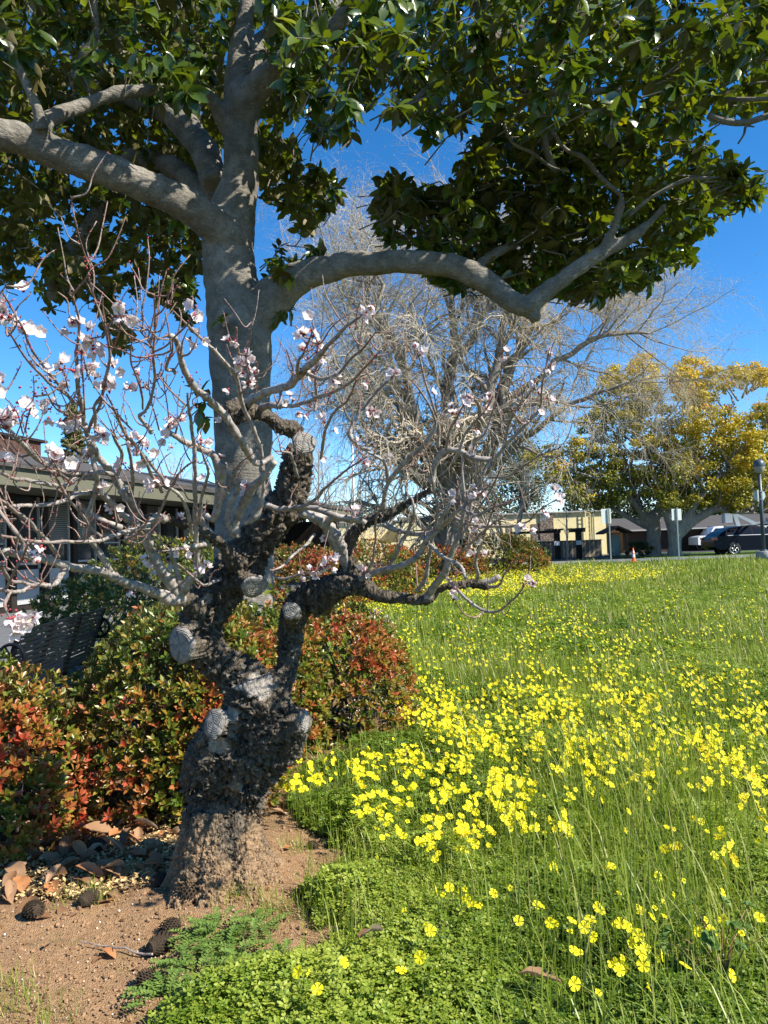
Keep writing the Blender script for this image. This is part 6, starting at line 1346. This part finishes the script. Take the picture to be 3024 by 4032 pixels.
def bare_tree(label, limbs, base, trunk_r, levels, budn=0, mat=None, tmat=None, group=None, cat='tree', wob=.0):
    t = thing('bare_tree', label, cat, (base[0], base[1], 0), group); mb = MB(); LP = []; LR = []
    for W, r in limbs:
        Q = catmull(np.column_stack([W, r]), 6); n = len(Q); tt = np.linspace(0, n-1, 16); Wd = np.stack([np.interp(tt, np.arange(n), Q[:, k]) for k in range(3)], -1); rd = np.maximum(np.interp(tt, np.arange(n), Q[:, 3]), .01)
        w1 = (np.stack([vnoise(Wd, 1.2, 3), vnoise(Wd, 1.2, 4), vnoise(Wd, 1.2, 5)], -1)-.5)*wob; w1[0] = 0; Wd = Wd+w1
        LP.append(Wd); LR.append(rd); V, F = tube(Wd, rd, 10, True, .05); mb.add(V, F)
    mb.build('trunk', mat or MT['fbark'], t, True)
    P1 = np.array(LP); R1 = np.array(LR); 
    for li, (M_, t0, t1, l0, l1, Kn, rr, out, grav, wig, up) in enumerate(levels):
        P1, R1 = spawn(P1, R1, M_, t0, t1, l0, l1, Kn, rr, out, grav, wig, up); mb = MB(); V, F = tubes_batch(P1, R1, 5 if li == 0 else 3); mb.add(V, F)
        o = mb.build(['branches', 'small_branches', 'fine_twigs', 'finest_twigs'][li], (mat or MT['fbark']) if li < 1 else (tmat or MT['finetwig']), t, True); o['kind'] = 'stuff'
    if budn:
        n = len(P1); idx = rng.integers(0, n, budn); k = rng.integers(1, P1.shape[1], budn); p = P1[idx, k]+rng.normal(0, .02, (budn, 3)); mb = MB(); d = rnd_dir(budn)
        mb.inst(small_T(), p, frames(d), rng.uniform(.03, .065, budn), var=rng.random(budn)); o = mb.build('buds', MT['budtan'], t, False); o['kind'] = 'stuff'
    return t
MT['budtan'] = leafmat('tan_buds', [(0, (.20, .15, .06)), (1, (.42, .36, .15))], None, .7, .2, .2)
def LS(pts, d0, d1, rm=1.0):
    p = np.array(pts, float); d = np.linspace(d0, d1, len(p)); return P(p[:, 0], p[:, 1], d), p[:, 2]*d/FPX*rm
DB = 28.0
limbs = [LS([(1778, 2290, 52), (1776, 2180, 44), (1772, 2050, 42), (1755, 1930, 44), (1740, 1850, 34)], DB, DB),
 LS([(1745, 1890, 30), (1690, 1790, 24), (1640, 1650, 20), (1600, 1500, 17), (1560, 1380, 14), (1520, 1250, 10), (1470, 1050, 5)], DB, 26), LS([(1742, 1860, 30), (1752, 1700, 25), (1780, 1500, 20), (1790, 1350, 16), (1800, 1200, 13), (1820, 1000, 9), (1800, 750, 4)], DB, 29),
 LS([(1765, 1950, 30), (1850, 1760, 26), (1900, 1620, 22), (1950, 1480, 19), (1980, 1300, 14), (1990, 1100, 10), (2010, 850, 5)], DB, 27), LS([(1780, 2020, 30), (1880, 1870, 28), (1960, 1700, 25), (2000, 1500, 21), (2040, 1350, 16), (2100, 1200, 10), (2200, 950, 5)], DB, 30),
 LS([(1740, 1920, 22), (1650, 1850, 18), (1560, 1780, 15), (1450, 1700, 12), (1370, 1550, 9), (1290, 1350, 4)], DB, 25.5), LS([(1990, 1600, 18), (2100, 1490, 14), (2250, 1380, 11), (2400, 1310, 8), (2560, 1280, 4)], 29, 27),
 LS([(1640, 1650, 16), (1560, 1550, 12), (1450, 1430, 9), (1380, 1250, 7), (1330, 1000, 4)], 27.4, 29), LS([(1780, 1500, 16), (1850, 1350, 14), (1920, 1230, 11), (2050, 1100, 8), (2130, 850, 4)], 28, 26),
 LS([(1600, 1500, 14), (1520, 1330, 11), (1440, 1150, 8), (1400, 900, 4)], 27, 25.5), LS([(2040, 1350, 15), (2150, 1210, 12), (2300, 1110, 9), (2480, 1060, 5)], 29.5, 31), LS([(1880, 1880, 16), (2000, 1780, 13), (2150, 1680, 11), (2300, 1560, 8), (2450, 1500, 4)], 28.5, 26), LS([(1700, 1800, 14), (1600, 1640, 10), (1480, 1560, 8), (1250, 1480, 4)], 28, 30.5)]
bare_tree('tall wide bare tree with fine drooping grey twigs behind the apricot', limbs, PD(975, 1255, DB), .5,
  [(13, .25, 1, 2.0, 4.6, 8, .50, .9, .05, .12, .25), (10, .15, 1, 1.0, 2.3, 6, .55, 1.0, -.28, .14, .0), (12, .1, 1, .5, 1.45, 5, .62, .9, -.5, .16, -.1)], 36000, wob=.7)
# smaller bare trees
def small_bare(label, xd, d, H, nst, spread, seed, levels=None, group=None, tmat=None, lean=0):
    b = PD(xd, 1180, d); b = np.array([b[0], b[1], 0]); lm_ = []
    for k in range(nst):
        a = rng.uniform(0, 6.28); s_ = spread*rng.uniform(.3, 1); top = b+np.array([math.cos(a)*s_+lean, math.sin(a)*s_*.6, H*rng.uniform(.75, 1)]); st = b if k == 0 else b+np.array([rng.uniform(-.15, .15), rng.uniform(-.1, .1), H*.06*(nst > 2)])
        W = np.array([st+(top-st)*t+np.array([math.cos(a), math.sin(a), 0])*s_*.25*math.sin(t*3.1)*(1) for t in np.linspace(0, 1, 6)]); lm_.append((W, np.linspace(.014*H, .003*H, 6)))
    return bare_tree(label, lm_, b, .1, levels or [(9, .3, 1, H*.14, H*.33, 6, .5, .8, .05, .12, .35), (8, .1, 1, H*.07, H*.16, 5, .5, .9, 0, .14, .2), (5, .1, 1, H*.03, H*.09, 4, .6, .9, 0, .14, .1)], 0, MT['cbark'], tmat, group)
gb = 'small bare trees in the distance'
small_bare('bare twiggy tree above the office roof, just left of the magnolia trunk', 430, 48, 7.6, 4, 2.6, 1, None, gb); small_bare('bare twiggy tree showing above the middle of the office roof', 330, 55, 8.2, 4, 3.0, 2, None, gb)
small_bare('low bare tree showing above the office roof farther left', 255, 60, 7.4, 3, 2.4, 5, None, gb)
small_bare('slender multi-stemmed bare tree in front of the yellow wall', 1098, 46, 7.6, 5, 2.2, 3, None, gb); small_bare('smaller bare tree between the magnolia trunk and the big bare tree', 735, 44, 6.4, 5, 2.2, 4, None, gb)
small_bare('thin pale young tree standing between the two pergolas', 1224, 45.5, 3.6, 2, .3, 6, [(6, .4, 1, .5, 1.1, 5, .5, .8, .1, .1, .4), (6, .2, 1, .3, .6, 4, .5, .8, 0, .1, .3)], None); small_bare('bare tree half hidden behind the apricot branches left of the flagpole', 672, 40, 7.5, 5, 2.0, 8, None, gb)

# ------------------------------------------------------------------ evergreen and yellowing trees
quadT = (np.array([(-.45, 0, 0), (0, -.1, .1), (.45, 0, 0), (.3, .8, -.05), (-.3, .8, -.05), (0, .9, .1)]), [np.array([(0, 1, 5, 4), (1, 2, 3, 5)])])
def clump_crown(centers, rad, per, lsz, flat=.75, vbase=None, vs=.12):
    n = len(centers); idx = np.repeat(np.arange(n), per); u = rnd_dir(n*per); r = rng.random(n*per)**.45; rr = rad if np.isscalar(rad) else rad[idx]
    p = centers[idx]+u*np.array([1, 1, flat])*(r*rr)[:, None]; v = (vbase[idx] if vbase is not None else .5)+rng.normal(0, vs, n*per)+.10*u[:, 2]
    nr = unit(u+np.array([0, 0, .5])+rng.normal(0, .6, p.shape)); t = rnd_dir(len(p)); t = unit(t-nr*(t*nr).sum(1)[:, None]); mb = MB(); mb.inst(quadT, p, frames(t, nr), lsz*rng.uniform(.6, 1.3, len(p)), var=np.clip(v, 0, 1)); return mb
def blob_tree(label, xd, ytop, d, w_, n=60, mat='evergreen', base=None, group='dark evergreen trees in the distance', per=90, lsz=.22):
    top = PD(xd, ytop, d); H = top[2]; b = np.array([top[0], top[1], 0]); t = thing('evergreen_tree', label, 'tree', b, group)
    mb = MB(); mb.tube([b, b+[.1, 0, H*.5], b+[0, 0, H*.9]], [.028*H, .02*H, .006*H], 8); mb.build('trunk', MT['dbark'], t, True)
    u = rnd_dir(n); r = rng.random(n)**.4; c = b+np.array([0, 0, H*.55])+u*r[:, None]*np.array([w_, w_*.8, H*.42]); clump_crown(c, H*.13, per, lsz, .8, np.clip(.35+.5*rng.random(n), 0, 1), .2).build('crown', MT[mat], t, False)
for (lab, x, y, d, w_, n) in (('dark evergreen tree behind the yellow building, above its left end', 760, 1075, 72, 4.0, 50), ('dark evergreen directly right of the bare tree trunk, above the yellow roof', 1020, 1040, 78, 4.0, 60), ('tall dull green tree above the yellow roof left of the yellow-leaved trees', 1120, 925, 85, 3.8, 80), ('dark evergreen tree behind the yellow-leaved trees, above the brown house', 1330, 1000, 80, 6.0, 80), ('dark tree filling the gap under the yellow-leaved crown, behind the sign', 1480, 1045, 78, 6.0, 80), ('dark evergreen tree behind the black SUV', 1600, 1030, 72, 5.0, 90), ('dark evergreen tree at the far right edge', 1690, 960, 80, 5.0, 80), ('dark evergreen tree low behind the trunk fork', 660, 1110, 66, 3.0, 40), ('small dark bushy tree behind the pickup', 1420, 1095, 70, 4.0, 60), ('small dark bushy tree behind the utility truck', 1545, 1100, 66, 3.2, 60)): blob_tree(lab, x, y, d, w_, n)
# redwood
c = PD(155, 875, 60); b = np.array([c[0], c[1], 0]); H = c[2]; t = thing('redwood_tree', 'tall conifer with layered sprays rising behind the office roof at the left', 'tree', b); mb = MB(); mb.tube([b, b+[0, 0, H]], [.3, .03], 8); mb.build('trunk', MT['dbark'], t, True)
n = 330; z = rng.uniform(.25, 1, n)**.8; a = rng.uniform(0, 6.28, n); r = (1-z)*2.7+.15; r = r*rng.uniform(.4, 1.1, n); cc_ = b+np.stack([np.cos(a)*r, np.sin(a)*r, z*H-.12*r], -1); clump_crown(cc_, .36, 60, .15, .4, np.clip(.4+.5*rng.random(n), 0, 1), .2).build('crown', MT['redwood'], t, False)
# two yellowing trees on the verge
CR['Q'] = (2000, 1300, .617)
def QL(pts, d0, d1): p = np.array([(2000+a*.617, 1300+b*.617, r*.617) for a, b, r in pts], float); d = np.linspace(d0, d1, len(p)); return P(p[:, 0], p[:, 1], d), p[:, 2]*d/FPX
def q2d(pl): return [(1097.2+.3385*a, 713.2+.3385*b) for a, b in pl]
def yellow_tree(label, limbs, base, polys, d0, d1):
    t = thing('camphor_tree', label, 'tree', (base[0], base[1], 0), 'yellowing trees by the car park'); hv = []
    for W, r in limbs: Q = catmull(np.column_stack([W, r]), 6); hv.append((Q[:, :3], Q[:, 3], 't'))
    V, F = remesh_tubes(hv, .10, 14, .04); V = smooth_v(V, F, 2); N = vnormals(V, F); V = V+N*((fbm(V, 1.2, 3, 4)-.5)*.14)[:, None]
    link('trunk', mesh_np('trunk', V, [F], None, True, [MT['cbark']]), t)
    C_ = []
    for pl, n in polys: q = sample_poly(q2d(pl), n); C_.append(PD(q[:, 0], q[:, 1], d0+(d1-d0)*rng.random(n)))
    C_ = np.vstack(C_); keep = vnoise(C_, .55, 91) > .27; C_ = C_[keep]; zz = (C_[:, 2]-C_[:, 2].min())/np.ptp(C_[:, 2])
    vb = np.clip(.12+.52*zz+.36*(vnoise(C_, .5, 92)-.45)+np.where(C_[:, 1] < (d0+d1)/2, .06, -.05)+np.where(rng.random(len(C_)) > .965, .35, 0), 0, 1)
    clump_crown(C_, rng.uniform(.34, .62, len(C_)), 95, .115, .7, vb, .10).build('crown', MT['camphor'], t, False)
    e = C_[rng.integers(0, len(C_), 150)]; src = np.vstack([h[0] for h in hv]); k = [np.argmin(np.linalg.norm(src-q-np.array([0, 0, -1]), axis=1)) for q in e]; s_ = src[k]
    mid = (s_+e)/2+rng.normal(0, .2, e.shape); V, F = tubes_batch(np.stack([s_, mid, e], 1), np.tile([.07, .045, .015], (len(e), 1)), 5); mb = MB(); mb.add(V, F); o = mb.build('branches', MT['cbark'], t, True); o['kind'] = 'stuff'
L1 = [QL([(930, 1460, 62), (930, 1400, 46), (930, 1280, 42), (935, 1190, 44), (960, 1130, 22), (980, 1000, 16), (1000, 850, 8)], 45, 45), QL([(900, 1230, 34), (840, 1150, 24), (760, 1060, 20), (660, 990, 16), (560, 930, 12), (510, 850, 7)], 45, 43), QL([(885, 1250, 26), (780, 1200, 18), (690, 1150, 14), (600, 1110, 10), (500, 1060, 6)], 45, 45.5), QL([(850, 1160, 18), (780, 900, 14), (820, 700, 9), (860, 500, 5)], 45, 45), QL([(700, 1000, 12), (600, 800, 9), (620, 600, 6)], 44, 45), QL([(600, 960, 10), (420, 900, 8), (250, 880, 5)], 43, 43)]
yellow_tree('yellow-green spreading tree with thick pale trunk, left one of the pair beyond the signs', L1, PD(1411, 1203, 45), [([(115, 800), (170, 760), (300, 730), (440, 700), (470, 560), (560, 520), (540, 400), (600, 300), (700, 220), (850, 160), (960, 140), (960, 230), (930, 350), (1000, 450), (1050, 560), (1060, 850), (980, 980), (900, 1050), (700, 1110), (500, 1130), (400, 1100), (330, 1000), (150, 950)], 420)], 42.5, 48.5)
L2 = [QL([(1065, 1500, 60), (1065, 1420, 42), (1062, 1300, 42), (1040, 1220, 40), (1005, 1140, 30), (1000, 1050, 22), (940, 960, 17), (915, 850, 12), (930, 650, 6)], 43.5, 43.5), QL([(1085, 1260, 34), (1150, 1180, 24), (1220, 1080, 20), (1300, 970, 15), (1400, 860, 10), (1500, 700, 6)], 43.5, 42.5), QL([(1090, 1300, 34), (1170, 1230, 28), (1250, 1180, 26), (1330, 1140, 22), (1450, 1160, 15), (1620, 1170, 8)], 43.5, 42.5), QL([(1000, 1050, 20), (1100, 980, 18), (1190, 900, 18), (1235, 830, 14), (1210, 700, 10), (1230, 480, 5)], 43.5, 45), QL([(1235, 850, 12), (1330, 700, 9), (1420, 500, 6), (1580, 370, 4)], 44.5, 44), QL([(1320, 960, 12), (1500, 820, 8), (1659, 700, 6)], 43, 44)]
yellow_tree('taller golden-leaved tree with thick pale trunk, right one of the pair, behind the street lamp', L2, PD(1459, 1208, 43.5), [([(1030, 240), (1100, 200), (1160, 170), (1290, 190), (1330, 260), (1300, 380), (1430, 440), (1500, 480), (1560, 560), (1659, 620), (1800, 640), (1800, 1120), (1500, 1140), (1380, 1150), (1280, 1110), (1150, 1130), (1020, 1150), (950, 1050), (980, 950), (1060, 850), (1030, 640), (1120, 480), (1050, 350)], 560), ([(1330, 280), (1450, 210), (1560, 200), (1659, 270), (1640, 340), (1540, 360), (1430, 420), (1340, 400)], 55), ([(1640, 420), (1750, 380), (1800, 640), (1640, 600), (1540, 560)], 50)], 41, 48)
blob_tree('round clipped green bush at the foot of the left thick trunk', 1380, 1165, 44.5, .95, 26, 'evergreen', group=None, per=120, lsz=.07)
for o_ in bpy.data.objects:
    l_ = o_.get('label')
    if l_ and not 4 <= len(l_.split()) <= 16: print('LONGLABEL', len(l_.split()), l_)
